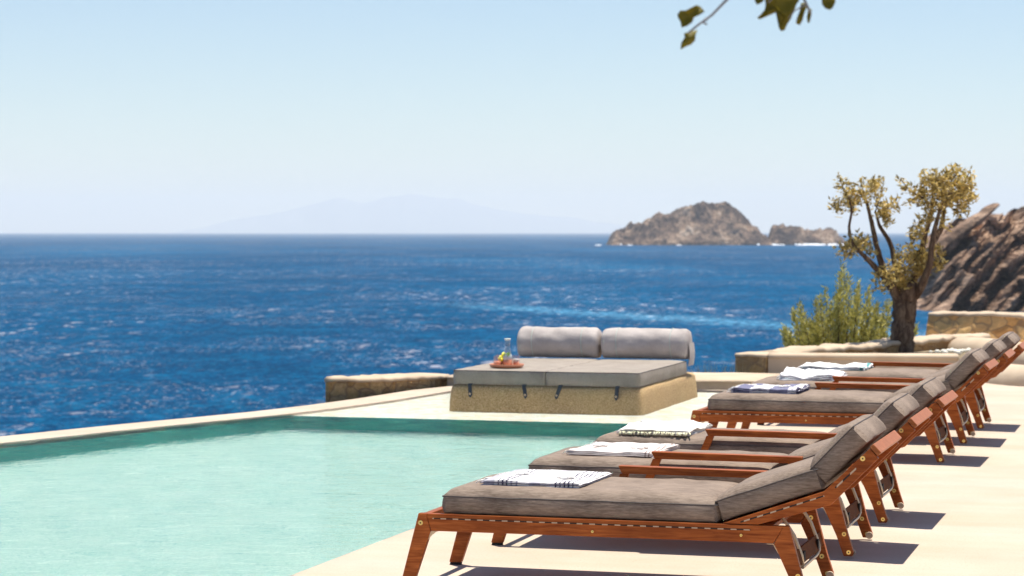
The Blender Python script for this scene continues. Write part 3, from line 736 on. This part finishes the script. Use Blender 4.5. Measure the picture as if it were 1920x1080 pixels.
def make_towel(k, loc, Lx, Ly, h, crumple, label, rz, fringe=True):
    root = empty('folded_towel', loc, rz); tag(root, label, 'towel', 'folded towels on the loungers')
    layers = 4; rs = random.Random(40+k)
    mb = MB()
    for q in range(layers):
        z0 = h*q/layers; dz = h/layers*.92; top = q == layers-1
        ex = rs.uniform(-.012, .012); ey = rs.uniform(-.01, .01)
        nx, ny = 46, 30
        def fn(u, v, up):
            x = (u-.5)*(Lx+ex); y = (v-.5)*(Ly+ey)
            edge = min(u, 1-u, .06)/.06; ev = min(v, 1-v, .08)/.08
            z = z0+(dz if up else 0)
            if up: z -= dz*.5*((1-edge)**2+(1-ev)**2)*.6
            wv = crumple*fbm((x*6+k*3, y*7, q*.15+k), 4)
            z += wv*(q+1)/layers*(.35+.65*min(1, edge*ev+.3))
            x += crumple*.6*mnoise.noise(Vector((y*8, q*.7, k+1.5)))*(abs(u-.5)*2)
            y += crumple*.6*mnoise.noise(Vector((x*8, q*.7, k+3.5)))*(abs(v-.5)*2)
            # sagging left end
            return (x, y, max(z, .0005+.002*q+(.002 if up else 0)))
        vt, ft = grid(nx, ny, lambda u, v: fn(u, v, True)); vb, fb = grid(nx, ny, lambda u, v: fn(u, v, False))
        m_ = 0
        mb.add(vt, ft, m_)
        n = len(vt); o = len(mb.v)-n; mb.add(vb, [f[::-1] for f in fb], 0); o2 = o+n
        idx = [i for i in range(nx)]+[j*nx+nx-1 for j in range(1, ny)]+[(ny-1)*nx+i for i in range(nx-2, -1, -1)]+[j*nx for j in range(ny-2, 0, -1)]
        for a, b in zip(idx, idx[1:]+idx[:1]): mb.f.append((o+a, o2+a, o2+b, o+b)); mb.mi.append(1 if (q == 0 and k != 2) or (q == 2 and k in (0, 3)) else 0)
    mb.build('cloth', [tm[k], hem[k]], root, smooth=True, recalc=False)
    if fringe:
        fr = MB()
        for i in range(26 if k != 2 else 40):
            y = (i/(25 if k != 2 else 39)-.5)*Ly*.96; x = -Lx/2; z = rs.uniform(.006, h)
            L = rs.uniform(.018, .035); a = rs.uniform(-.5, .5)
            fr.tube([(x+.006, y, z), (x-L*.5, y+a*.01, z*.7+.005), (x-L, y+a*.025, max(.004, z*.35))], [.0028, .0032, .0022], 5)
        if k == 2:
            for i in range(44):
                x = (i/43-.5)*Lx; fr.tube([(x, -Ly/2+.008, .02), (x+rs.uniform(-.01, .01), -Ly/2-.008, .014), (x+rs.uniform(-.012, .012), -Ly/2-.018, .003)], [.004, .0048, .003], 5, m=1)
        fr.build('fringe', [M['fringe'], hem[2]], root, smooth=True)
    if k < 4:      # knotted tassels lying on the cloth
        for cx_, cy_ in ([(-Lx*.28, .02), (Lx*.22, -.06)] if k != 2 else [(-Lx*.3, .1), (-Lx*.36, .14)]):
            kn = MB()
            for i in range(5):
                kn.ball((cx_+rs.uniform(-.035, .035), cy_+rs.uniform(-.03, .03), h+rs.uniform(.001, .006)), rs.uniform(.012, .020), 8, .5)
            kn.build('tassel', M['fringe'], root, smooth=True)
    return root
M['fringe'] = simple('white_fringe', (.78, .74, .70), .95, scale=80, var=.15)
TZ = .4505
make_towel(0, (-2.815, 10.275, TZ), .46, .54, .024, .008, 'folded towel with black and white stripes on the nearest lounger', R(-2))
make_towel(1, (-2.80, 11.72, TZ), .45, .54, .027, .011, 'folded pinkish white towel with a thin brown hem on the second lounger', R(-3))
make_towel(2, (-2.86, 13.02, TZ), .40, .56, .034, .024, 'puffy cream towel with ochre fringe on the third lounger', R(-2))
make_towel(3, (-2.86, 16.50, TZ), .49, .52, .036, .020, 'navy and white patterned towel on the lounger behind the gap', R(-1))
make_towel(4, (-2.79, 18.00, TZ), .46, .56, .045, .040, 'crumpled plain white towel on the fifth lounger', R(3))
make_towel(5, (-2.80, 19.36, TZ), .54, .50, .034, .024, 'white towel with a teal hem on the farthest lounger', R(-2))

# ------------------------------------------------------------------ daybed
root = empty('daybed', (-5.48, 21.0, 0)); tag(root, 'grey double daybed with two bolsters on a plastered plinth in the shallow water', 'daybed')
# plinth, flared and rounded
X0, X1, Y0, Y1 = -.893, .88, -1.10, 1.35
vs = []; rows = [(-.12, .012), (-.02, .012), (.06, .006), (.14, .0), (.19, -.008), (.212, -.022), (.222, -.06)]
NP = 64
for z, off in rows:
    for i in range(NP*4):
        s_, u = divmod(i, NP); u /= NP
        xa, xb, ya, yb_ = X0-off, X1+off, Y0-off, Y1+off
        p = [(xa+(xb-xa)*u, ya), (xb, ya+(yb_-ya)*u), (xb-(xb-xa)*u, yb_), (xa, yb_-(yb_-ya)*u)][s_]
        # rounded corners
        r = .07; cx_ = min(max(p[0], xa+r), xb-r); cy_ = min(max(p[1], ya+r), yb_-r); d = Vector((p[0]-cx_, p[1]-cy_))
        if abs(p[0]-cx_) > 0 and abs(p[1]-cy_) > 0: d = d.normalized()*r; p = (cx_+d.x, cy_+d.y)
        n_ = .008*fbm((p[0]*3, p[1]*3, z*6), 4)
        vs.append((p[0]+n_, p[1]+n_, z+.004*mnoise.noise(Vector((p[0]*2, p[1]*2, 0)))))
n = NP*4; fs = [(r*n+i, r*n+(i+1) % n, (r+1)*n+(i+1) % n, (r+1)*n+i) for r in range(len(rows)-1) for i in range(n)]+[tuple(range((len(rows)-1)*n, len(rows)*n))]
MB().add(vs, fs).build('plinth', M['plinth'], root, smooth=True)
for x0, w in ((-.86, .855), (.002, .855)):
    build_cushion('mattress', M['day_fabric'], root, 2.02, w, .124, .012, x0+3, Matrix.Translation((x0+w/2, -1.075, .2235)) @ Matrix.Rotation(R(90), 4, 'Z'), nx=50, ny=20, wr=.002)
def bolster(x0, x1, seed):
    L = x1-x0; R0 = .157; vs = []; NX, NA = 60, 40
    for i in range(NX):
        u = i/(NX-1); d = min(u, 1-u)*L
        e = min(1, d/.065); rr = R0*(.66+.34*math.sqrt(max(0, 1-(1-e)**2)))
        if i in (0, NX-1): rr = R0*.40
        for j in range(NA):
            a = 2*math.pi*j/NA; pu = max(0, 1-d/.22)
            r = rr*(1+.10*pu*mnoise.noise(Vector((math.cos(a)*3, math.sin(a)*3, u*6+seed)))+  .05*fbm((u*5, math.cos(a)*1.5+seed, math.sin(a)*1.5), 3))
            y = r*math.cos(a)*.98; z = r*math.sin(a)
            if z < -.135: z = -.135+(z+.135)*.2
            vs.append((x0+u*L, 1.03+y, .3515+.150+z))
    fs = [(i*NA+j, i*NA+(j+1) % NA, (i+1)*NA+(j+1) % NA, (i+1)*NA+j) for i in range(NX-1) for j in range(NA)]+[tuple(range(NA)), tuple(range((NX-1)*NA, NX*NA))]
    o = MB().add(vs, fs).build('bolster', M['bolster_fabric'], root, smooth=True)
    for c_ in (.20, .80) if seed < 5 else (.19, .80):
        sm = MB(); x = x0+L*c_
        sm.tube([(x+.004*math.sin(a*2), 1.03+(R0*1.012)*math.cos(a)*.98, .5015+max(-.137, R0*1.012*math.sin(a))) for a in [2*math.pi*k/40 for k in range(41)]], .003, 6, cap=False)
        sm.build('seam', simple_seam, o, smooth=True)
    return o
simple_seam = simple('pale_green_seam', (.42, .50, .46), .8)
bolster(-.845, -.012, 2); bolster(.004, .882, 8)
fl = MB(); vs, fs = grid(10, 12, lambda u, v: (.874+.012*math.sin(v*3), .93+.24*u, .30+.22*v)); fl.add(vs, fs); vs, fs = grid(10, 12, lambda u, v: (.880+.012*math.sin(v*3), .93+.24*u, .30+.22*v)); fl.add(vs, fs)
fl.build('cover_flap', M['bolster_fabric'], root, smooth=True, recalc=False)
for x, lean in ((-.695, .01), (-.19, .02), (.145, -.03), (.665, -.005)):
    b = MB(); yb_ = -1.112
    b.add([(x-.018, yb_+.035, .232), (x+.018, yb_+.035, .232), (x+.018, yb_+.004, .222), (x-.018, yb_+.004, .222), (x-.018+lean, yb_-.010, .130), (x+.016+lean, yb_-.010, .130), (x-.006+lean, yb_-.012, .108), (x+.002+lean, yb_-.012, .108)],
          [(0, 1, 2, 3), (3, 2, 5, 4), (4, 5, 7, 6)])
    bm_o = b.build('strap', M['strap'], root); sol = bm_o.modifiers.new('thick', 'SOLIDIFY'); sol.thickness = .006
    k = MB(); disc(k, x+lean*.9-.001, yb_-.016, .142, .009)
    k.build('snap', [M['steel'], M['dark']], bm_o)

# ------------------------------------------------------------------ tray with drinks
def glassmat(name, col=(1, 1, 1), ior=1.45):
    t = NT(name); t.n.remove(t.b)
    tr = t.new('ShaderNodeBsdfTransparent'); tr.inputs[0].default_value = (*[c*.93 for c in col], 1)
    g = t.new('ShaderNodeBsdfGlossy'); g.inputs['Roughness'].default_value = .05
    lw = t.new('ShaderNodeLayerWeight'); lw.inputs[0].default_value = .35
    mr = t.new('ShaderNodeMapRange'); mr.inputs[3].default_value = .06; mr.inputs[4].default_value = .35; t.link(lw.outputs['Facing'], mr.inputs[0])
    mx = t.new('ShaderNodeMixShader'); t.link(mr.outputs[0], mx.inputs[0]); t.link(tr.outputs[0], mx.inputs[1]); t.link(g.outputs[0], mx.inputs[2])
    t.link(mx.outputs[0], t.out.inputs['Surface']); return t.m
M['glass'] = glassmat('clear_glass')
def juice(name, col, rough=.15):
    t = NT(name); t.b.inputs['Base Color'].default_value = (*col, 1); t.b.inputs['Roughness'].default_value = rough
    t.b.inputs['Subsurface Weight'].default_value = .3; t.b.inputs['Subsurface Radius'].default_value = (.03, .015, .01); return t.m
M['juice'] = juice('pink_juice', (.90, .36, .20)); M['cloudy'] = juice('cloudy_ice', (.82, .78, .74))
M['grape'] = juice('yellow_grape', (.85, .75, .04), .3); M['lime'] = simple('lime_slice', (.42, .58, .12), .4)
M['terracotta'] = simple('copper_tray', (.50, .20, .11), .35, 0, .5, .15, 20)
TX, TY, TT = -5.925, 20.22, .3615
tr = empty('serving_tray', (TX, TY, TT)); tag(tr, 'round reddish tray on the left mattress of the daybed', 'tray')
MB().lathe([(.001, .010), (.12, .010), (.140, .016), (.155, .034), (.160, .034), (.150, .008), (.10, 0), (.001, 0)], n=40).build('dish', M['terracotta'], tr, smooth=True)
def drink(name, x, y, prof_out, liquid, label, cat, extra=None):
    r = empty(name, (TX+x, TY+y, TT+.0115)); tag(r, label, cat)
    inn = [(max(.0008, a-.0022), b+(.004 if i == 0 else 0)) for i, (a, b) in enumerate(prof_out)]
    MB().lathe([(.0008, 0)]+prof_out+inn[::-1]+[(.0008, .004)], n=28).build('glass', M['glass'], r, smooth=True)
    for nm, mt, pr in liquid: MB().lathe(pr, n=28).build(nm, mt, r, smooth=True)
    if extra: extra(r)
    return r
cp = [(.036, 0), (.044, .01), (.046, .05), (.044, .085), (.036, .118), (.026, .145), (.022, .175), (.022, .225), (.029, .248)]
def cex(r):
    for (x, y, z, a) in ((.02, -.036, .115, .5), (.0, -.04, .10, -.3), (-.02, -.038, .108, .2), (.03, -.02, .095, 1)):
        k = MB(); k.lathe([(.001, -.002), (.016, -.002), (.016, .002), (.001, .002)], n=14)
        k.xform(Matrix.Translation((x*.8, y*.8, z)) @ Matrix.Rotation(R(80), 4, 'X') @ Matrix.Rotation(a, 4, 'Y')); k.build('lime_slice', M['lime'], r, smooth=False)
    k = MB(); k.lathe([(.0225, .236), (.0300, .249), (.0295, .2535), (.0265, .2535), (.021, .240)], n=24); k.build('rim', M['cloudy'], r, smooth=True)
drink('carafe', .012, -.01, cp, [('juice', M['juice'], [(.001, .005), (.040, .006), (.0425, .03), (.0428, .062), (.001, .062)]), ('ice', M['cloudy'], [(.001, .0625), (.0428, .0625), (.041, .085), (.034, .112), (.001, .114)])],
      'tall clear carafe of pink drink with ice and lime slices on the tray', 'carafe', cex)
gp = [(.030, 0), (.034, .02), (.037, .09)]
drink('drinking_glass', -.075, -.045, gp, [('juice', M['juice'], [(.001, .005), (.0305, .006), (.0325, .05), (.001, .05)])], 'short glass of pink juice at the left front of the tray', 'glass')
drink('drinking_glass', .085, .02, [(.026, 0), (.03, .02), (.033, .10)], [('juice', M['juice'], [(.001, .005), (.0265, .006), (.028, .045), (.001, .045)]), ('ice', M['cloudy'], [(.001, .0455), (.028, .0455), (.029, .07), (.001, .07)])], 'glass with ice at the right side behind the carafe', 'glass')
drink('drinking_glass', -.095, .06, [(.026, 0), (.03, .02), (.033, .10)], [('juice', M['juice'], [(.001, .005), (.0265, .006), (.028, .04), (.001, .04)])], 'glass of juice at the back left behind the grapes', 'glass')
bw = empty('fruit_bowl', (TX-.045, TY+.03, TT+.0115)); tag(bw, 'small clay bowl heaped with fruit, beside the carafe', 'bowl')
MB().lathe([(.001, 0), (.025, 0), (.045, .025), (.050, .045), (.047, .045), (.042, .027), (.001, .012)], n=28).build('bowl', M['terracotta'], bw, smooth=True)
gr = MB(); rs = random.Random(3)
for i in range(34):
    a = rs.uniform(0, 6.28); r = rs.uniform(0, .043); z = .045+rs.uniform(0, .075)*(1-r/.06); gr.ball((-.045+r*math.cos(a)+.01, .03+r*math.sin(a)-.01, z+.016), .0155, 10, 1.1)
o = gr.build('grapes', M['grape'], smooth=True, loc=(TX, TY, TT)); tag(o, 'bunch of yellow green grapes heaped in the clay bowl', 'grapes')

# ------------------------------------------------------------------ olive tree
def leaf_quads(mb, c, n, R0, ll, lw, rs, squash=1, tip=None, m=0, dirv=None, spread=1):
    sub = []
    for _ in range(max(1, n//8)):
        while True:
            p = Vector((rs.uniform(-1, 1), rs.uniform(-1, 1), rs.uniform(-1, 1)))
            if p.length < 1: break
        sub.append(p*R0*(.5+.5*rs.random())+c)
    for _ in range(n):
        p = rs.choice(sub)+Vector((rs.gauss(0, 1), rs.gauss(0, 1), rs.gauss(0, 1)))*.026
        d = Vector((rs.gauss(0, 1), rs.gauss(0, 1), rs.gauss(.35, .8))) if dirv is None else dirv+Vector((rs.gauss(0, spread), rs.gauss(0, spread), rs.gauss(0, spread*.6)))
        d.normalize(); s_ = d.cross(Vector((rs.gauss(0, 1), rs.gauss(0, 1), rs.gauss(0, 1)))).normalized()
        l = ll*rs.uniform(.6, 1.25); w = lw*rs.uniform(.7, 1.2)
        mb.add([p, p+d*l*.4+s_*w*.5, p+d*l, p+d*l*.4-s_*w*.5], [(0, 1, 2, 3)], m)
TD = 28.2
base = at(1692, 655, TD); troot = empty('olive_tree', (base.x, base.y, .10)); tag(troot, 'small gnarled olive tree with pollarded bare limbs and tufts of leaves in the planter', 'tree')
Tm = Vector((base.x, base.y, .10))
def tp(x, y, dd=0): return at(x, y, TD+dd)-Tm
rs = random.Random(11)
def limb(pts, r, sub=6, wob=.18):
    P = [tp(*p) for p in pts]; out = []; rr = []
    for i in range(len(P)-1):
        for k in range(sub):
            u = k/sub; a = P[max(0, i-1)]; b = P[i]; c_ = P[i+1]; d = P[min(len(P)-1, i+2)]
            q = .5*((2*b)+(c_-a)*u+(2*a-5*b+4*c_-d)*u*u+(-a+3*b-3*c_+d)*u**3)
            w = r[i]+(r[i+1]-r[i])*u
            q += Vector((mnoise.noise(q*6), mnoise.noise(q*6+Vector((9, 0, 0))), 0))*w*.35; out.append(q); rr.append(w)
    out.append(P[-1]); rr.append(r[-1]); return out, rr
tk = MB()
p_, r_ = limb([(1690, 668, 0), (1691, 640, 0), (1694, 600, 0), (1696, 565, 0), (1700, 540, 0)], [.160, .145, .135, .145, .13], 8); tk.tube(p_, r_, 18, wob=.22)
tk.build('trunk', M['bark'], troot, smooth=True)
limbs = [([(1690, 570, 0), (1672, 535, -.1), (1648, 508, -.15), (1622, 482, -.2)], [.10, .062, .048, .035]),
         ([(1685, 560, .1), (1662, 520, .15), (1648, 480, .2), (1637, 430, .2), (1628, 390, .2), (1618, 358, .15)], [.085, .06, .045, .035, .026, .015]),
         ([(1690, 560, .1), (1680, 500, .25), (1668, 455, .3), (1650, 425, .25), (1642, 398, .2)], [.07, .045, .036, .028, .014]),
         ([(1622, 482, -.2), (1600, 458, -.2), (1592, 430, -.15), (1596, 395, -.15), (1590, 365, -.1)], [.035, .026, .022, .018, .010]),
         ([(1705, 565, 0), (1728, 535, -.1), (1742, 500, -.15), (1748, 455, -.15), (1758, 410, -.1), (1770, 365, -.1)], [.085, .065, .05, .042, .032, .016]),
         ([(1700, 560, .1), (1722, 500, .2), (1732, 450, .2), (1745, 405, .25), (1750, 360, .3)], [.075, .05, .042, .034, .016]),
         ([(1748, 455, -.15), (1764, 430, 0), (1770, 395, .1), (1778, 360, .1)], [.045, .04, .03, .014]),
         ([(1705, 530, .1), (1690, 515, .2), (1718, 480, .3), (1700, 470, .3)], [.035, .02, .012, .006]),
         ([(1750, 385, 0), (1720, 365, 0), (1700, 350, 0), (1688, 335, 0)], [.016, .012, .008, .004]),
         ([(1590, 370, 0), (1580, 350, 0), (1572, 328, 0)], [.010, .007, .003]),
         ([(1640, 400, .1), (1652, 365, .1), (1658, 330, .1)], [.010, .007, .003]),
         ([(1650, 400, .2), (1672, 390, .2), (1684, 380, .2)], [.010, .007, .003]),
         ([(1775, 370, 0), (1800, 345, 0), (1820, 322, 0)], [.012, .008, .003]),
         ([(1775, 360, 0), (1785, 340, 0), (1790, 318, 0)], [.010, .007, .003])]
for pts, r in limbs:
    b = MB(); p_, r_ = limb(pts, [q*.82 for q in r]); b.tube(p_, r_, 10, wob=.2); b.build('branch', M['bark'], troot, smooth=True)
fol = MB()
cl = [(1590, 365, 24, 230), (1578, 385, 20, 110), (1612, 372, 18, 130), (1632, 360, 24, 220), (1645, 352, 18, 110), (1655, 395, 22, 180), (1672, 383, 14, 50), (1600, 392, 15, 60), (1575, 395, 16, 50),
      (1612, 458, 22, 190), (1594, 468, 18, 120), (1628, 466, 14, 80), (1585, 476, 14, 50), (1625, 472, 12, 40), (1655, 520, 18, 70), (1640, 530, 16, 50),
      (1680, 505, 24, 200), (1700, 485, 24, 200), (1690, 530, 26, 260), (1715, 515, 26, 260), (1725, 480, 24, 200), (1705, 540, 22, 160), (1668, 535, 18, 100), (1735, 500, 20, 130),
      (1722, 430, 18, 120), (1735, 410, 18, 120), (1712, 440, 12, 50), (1760, 470, 14, 90), (1758, 495, 14, 70), (1772, 420, 12, 40),
      (1725, 372, 20, 160), (1742, 350, 22, 230), (1765, 338, 24, 260), (1790, 335, 24, 280), (1808, 352, 22, 230), (1790, 370, 26, 300), (1765, 368, 24, 240), (1812, 378, 18, 140), (1742, 385, 16, 90), (1800, 395, 18, 100), (1760, 395, 16, 80), (1715, 355, 12, 50), (1818, 335, 12, 50), (1790, 322, 12, 40), (1572, 332, 6, 12), (1656, 338, 7, 16), (1690, 340, 7, 16), (1682, 380, 9, 20), (1735, 335, 12, 40), (1700, 352, 9, 25), (1662, 410, 14, 50)]
for x, y, r, n in cl:
    c_ = tp(x, y, rs.uniform(-.25, .25)); leaf_quads(fol, c_, int(n*.95), r/155*1.2, .074, .029, rs)
fol.build('foliage', M['olive_leaf'], troot, recalc=False)

# ------------------------------------------------------------------ tamarisk shrub: upright feathery plumes
sb = at(1575, 650, 31.5); sroot = empty('tamarisk_shrub', (sb.x, sb.y, -.5)); tag(sroot, 'feathery light green shrub behind the planter wall, left of the tree trunk', 'shrub')
So = Vector((sb.x, sb.y, -.5)); sf = MB(); stm = MB(); rs = random.Random(21)
tops = [(1478, 600), (1490, 585), (1503, 570), (1512, 575), (1520, 590), (1535, 560), (1548, 545), (1560, 550), (1570, 535), (1580, 515), (1590, 505), (1598, 525), (1606, 540), (1615, 530), (1625, 548), (1632, 540), (1642, 560), (1652, 575), (1660, 590), (1665, 560), (1470, 625), (1485, 630), (1540, 590), (1600, 570), (1560, 600), (1620, 600), (1655, 620), (1510, 620), (1580, 570), (1640, 590), (1530, 610), (1700, 600), (1712, 620), (1690, 590)]
for (x, y) in tops*2:
    x += rs.uniform(-12, 9); y += rs.uniform(-12, 34); dd = rs.uniform(-.45, .45)
    tip = at(x, y, 31.5+dd)-So; bx = 1570+(x-1570)*.62; bot = at(bx, 690, 31.5+dd*.5)-So
    n = 26
    stm.tube([bot, bot.lerp(tip, .5)+Vector((0, 0, .02)), tip-Vector((0, 0, .05))], [.010, .006, .002], 5)
    for k in range(n):
        u = .12+.9*k/n; q = bot.lerp(tip, u)
        wdt = .085*math.sin(math.pi*min(1, u*.8+.15))
        for _ in range(9):
            p = q+Vector((rs.gauss(0, wdt*.6), rs.gauss(0, wdt*.6), rs.gauss(0, .03)))
            d = (tip-bot).normalized()+Vector((rs.gauss(0, .5), rs.gauss(0, .5), rs.gauss(.0, .3))); d.normalize()
            s_ = d.cross(Vector((rs.gauss(0, 1), rs.gauss(0, 1), 0))).normalized(); l = rs.uniform(.03, .09); w = rs.uniform(.006, .012)
            sf.add([p, p+d*l*.5+s_*w, p+d*l, p+d*l*.5-s_*w], [(0, 1, 2, 3)])
stm.build('stems', M['bark'], sroot); sf.build('foliage', M['shrub_leaf'], sroot, recalc=False)

# dry grass tufts behind the curb
for i, (x, lb) in enumerate(((1322, 'thin dry grass tuft behind the curb right beside the daybed bolster'), (1382, 'thin dry grass tuft behind the curb beside the stone planter corner'))):
    b0 = at(x, 705, 25.6); r = empty('grass_tuft', (b0.x, b0.y, -.1)); tag(r, lb, 'grass tuft'); g = MB(); rs = random.Random(60+i)
    for _ in range(60):
        a = Vector((rs.gauss(0, .07), rs.gauss(0, .05), 0)); t_ = a*1.8+Vector((rs.gauss(0, .03), 0, rs.uniform(.14, .30)))
        s_ = Vector((.003, .002, 0)); g.add([a-s_, a+s_, t_], [(0, 1, 2)])
    g.build('blades', M['grass'], r, recalc=False)
# white flowers / pebbles on the wall top at right
fp = at(1790, 657, 26.4); r = MB(); rs = random.Random(9)
for _ in range(34): r.ball((rs.gauss(0, .13), rs.gauss(0, .06), .02+rs.random()*.03), rs.uniform(.018, .036), 8, .8)
o = r.build('flower_cushion', simple('white_petals', (.75, .72, .62), .8, var=.1), smooth=True, loc=(fp.x, fp.y, .20)); tag(o, 'low mound of small white flowers on the planter wall right of the tree', 'flowers')

# ------------------------------------------------------------------ overhanging branch at the top
BD = 5.2
bo = at(1400, -60, BD); broot = empty('overhanging_branch', bo); tag(broot, 'thin overhanging branch with a few broad olive green leaves at the top edge', 'branch')
def bp(x, y, dd=0): return at(x, y, BD+dd)-bo
tw = MB()
for pts, r0 in ([[(1480, -140), (1420, -60), (1362, 0), (1335, 28), (1310, 46), (1290, 62)], .0042], [[(1480, -140), (1500, -60), (1500, -20), (1512, 8), (1520, 25)], .005], [[(1480, -140), (1560, -90), (1552, -40), (1550, -8)], .004], [[(1500, -20), (1460, -15), (1440, 5)], .003], [[(1325, 35), (1318, 42), (1326, 46)], .0045], [[(1480, -140), (1530, -230), (1620, -330)], .008], [[(1512, 8), (1490, 20), (1478, 35)], .002]):
    P = [bp(*p) for p in pts]; tw.tube(P, [r0*(1-.5*i/(len(P)-1)) for i in range(len(P))], 8)
tw.build('twig', M['twig'], broot, smooth=True)
def leaf(name, outline, dd, curl):
    P = [bp(x, y, dd) for x, y in outline]; c_ = sum(P, Vector())/len(P); n = len(P); nv = Vector((-st, ct, 0))
    rings = []; vs = []
    for k, f in enumerate((1, .66, .33)):
        for i, p in enumerate(P):
            q = c_+(p-c_)*f; q = q+nv*(curl*(1-f)+.006*f*math.sin(i*1.7+dd*9)); vs.append(q)
    vs.append(c_+nv*curl); fs = [(k*n+i, k*n+(i+1) % n, (k+1)*n+(i+1) % n, (k+1)*n+i) for k in range(2) for i in range(n)]+[(2*n+i, 2*n+(i+1) % n, 3*n) for i in range(n)]
    o = MB().add(vs, fs).build('leaf', M['fig_leaf'], broot, smooth=True, recalc=False); m_ = o.modifiers.new('thick', 'SOLIDIFY'); m_.thickness = .0006
for ol, dd, cu in [([(1270, 27), (1276, 19), (1285, 20), (1295, 15), (1306, 9), (1314, 12), (1321, 22), (1312, 28), (1302, 32), (1298, 42), (1288, 49), (1278, 52), (1276, 40), (1271, 33)], 0, .008),
                   ([(1276, 93), (1278, 80), (1284, 70), (1282, 63), (1294, 59), (1308, 56), (1304, 66), (1303, 76), (1296, 83), (1288, 86)], .02, -.008),
                   ([(1412, -20), (1416, 2), (1419, 9), (1426, 6), (1432, 2), (1434, -12), (1425, -30)], .0, .005),
                   ([(1432, -25), (1436, 8), (1434, 18), (1426, 28), (1420, 33), (1424, 36), (1434, 30), (1440, 20), (1452, 14), (1458, 24), (1464, 28), (1470, 34), (1466, 46), (1460, 52), (1464, 59), (1472, 56), (1476, 46), (1482, 36), (1488, 22), (1494, 8), (1478, -4), (1462, -22), (1445, -35)], .03, .012),
                   ([(1448, -10), (1455, 12), (1470, 30), (1480, 28), (1490, 12), (1500, 0), (1485, -20), (1465, -25)], -.05, .010),
                   ([(1502, 6), (1500, 20), (1494, 34), (1492, 44), (1500, 47), (1505, 38), (1507, 26), (1512, 14), (1508, 4)], .05, .004),
                   ([(1515, 20), (1513, 32), (1514, 44), (1518, 42), (1522, 28), (1522, 16)], .1, .003),
                   ([(1540, -12), (1542, 8), (1548, 16), (1556, 19), (1562, 14), (1567, 4), (1566, -14), (1552, -24)], -.03, .008)]:
    leaf('leaf', ol, dd, cu)
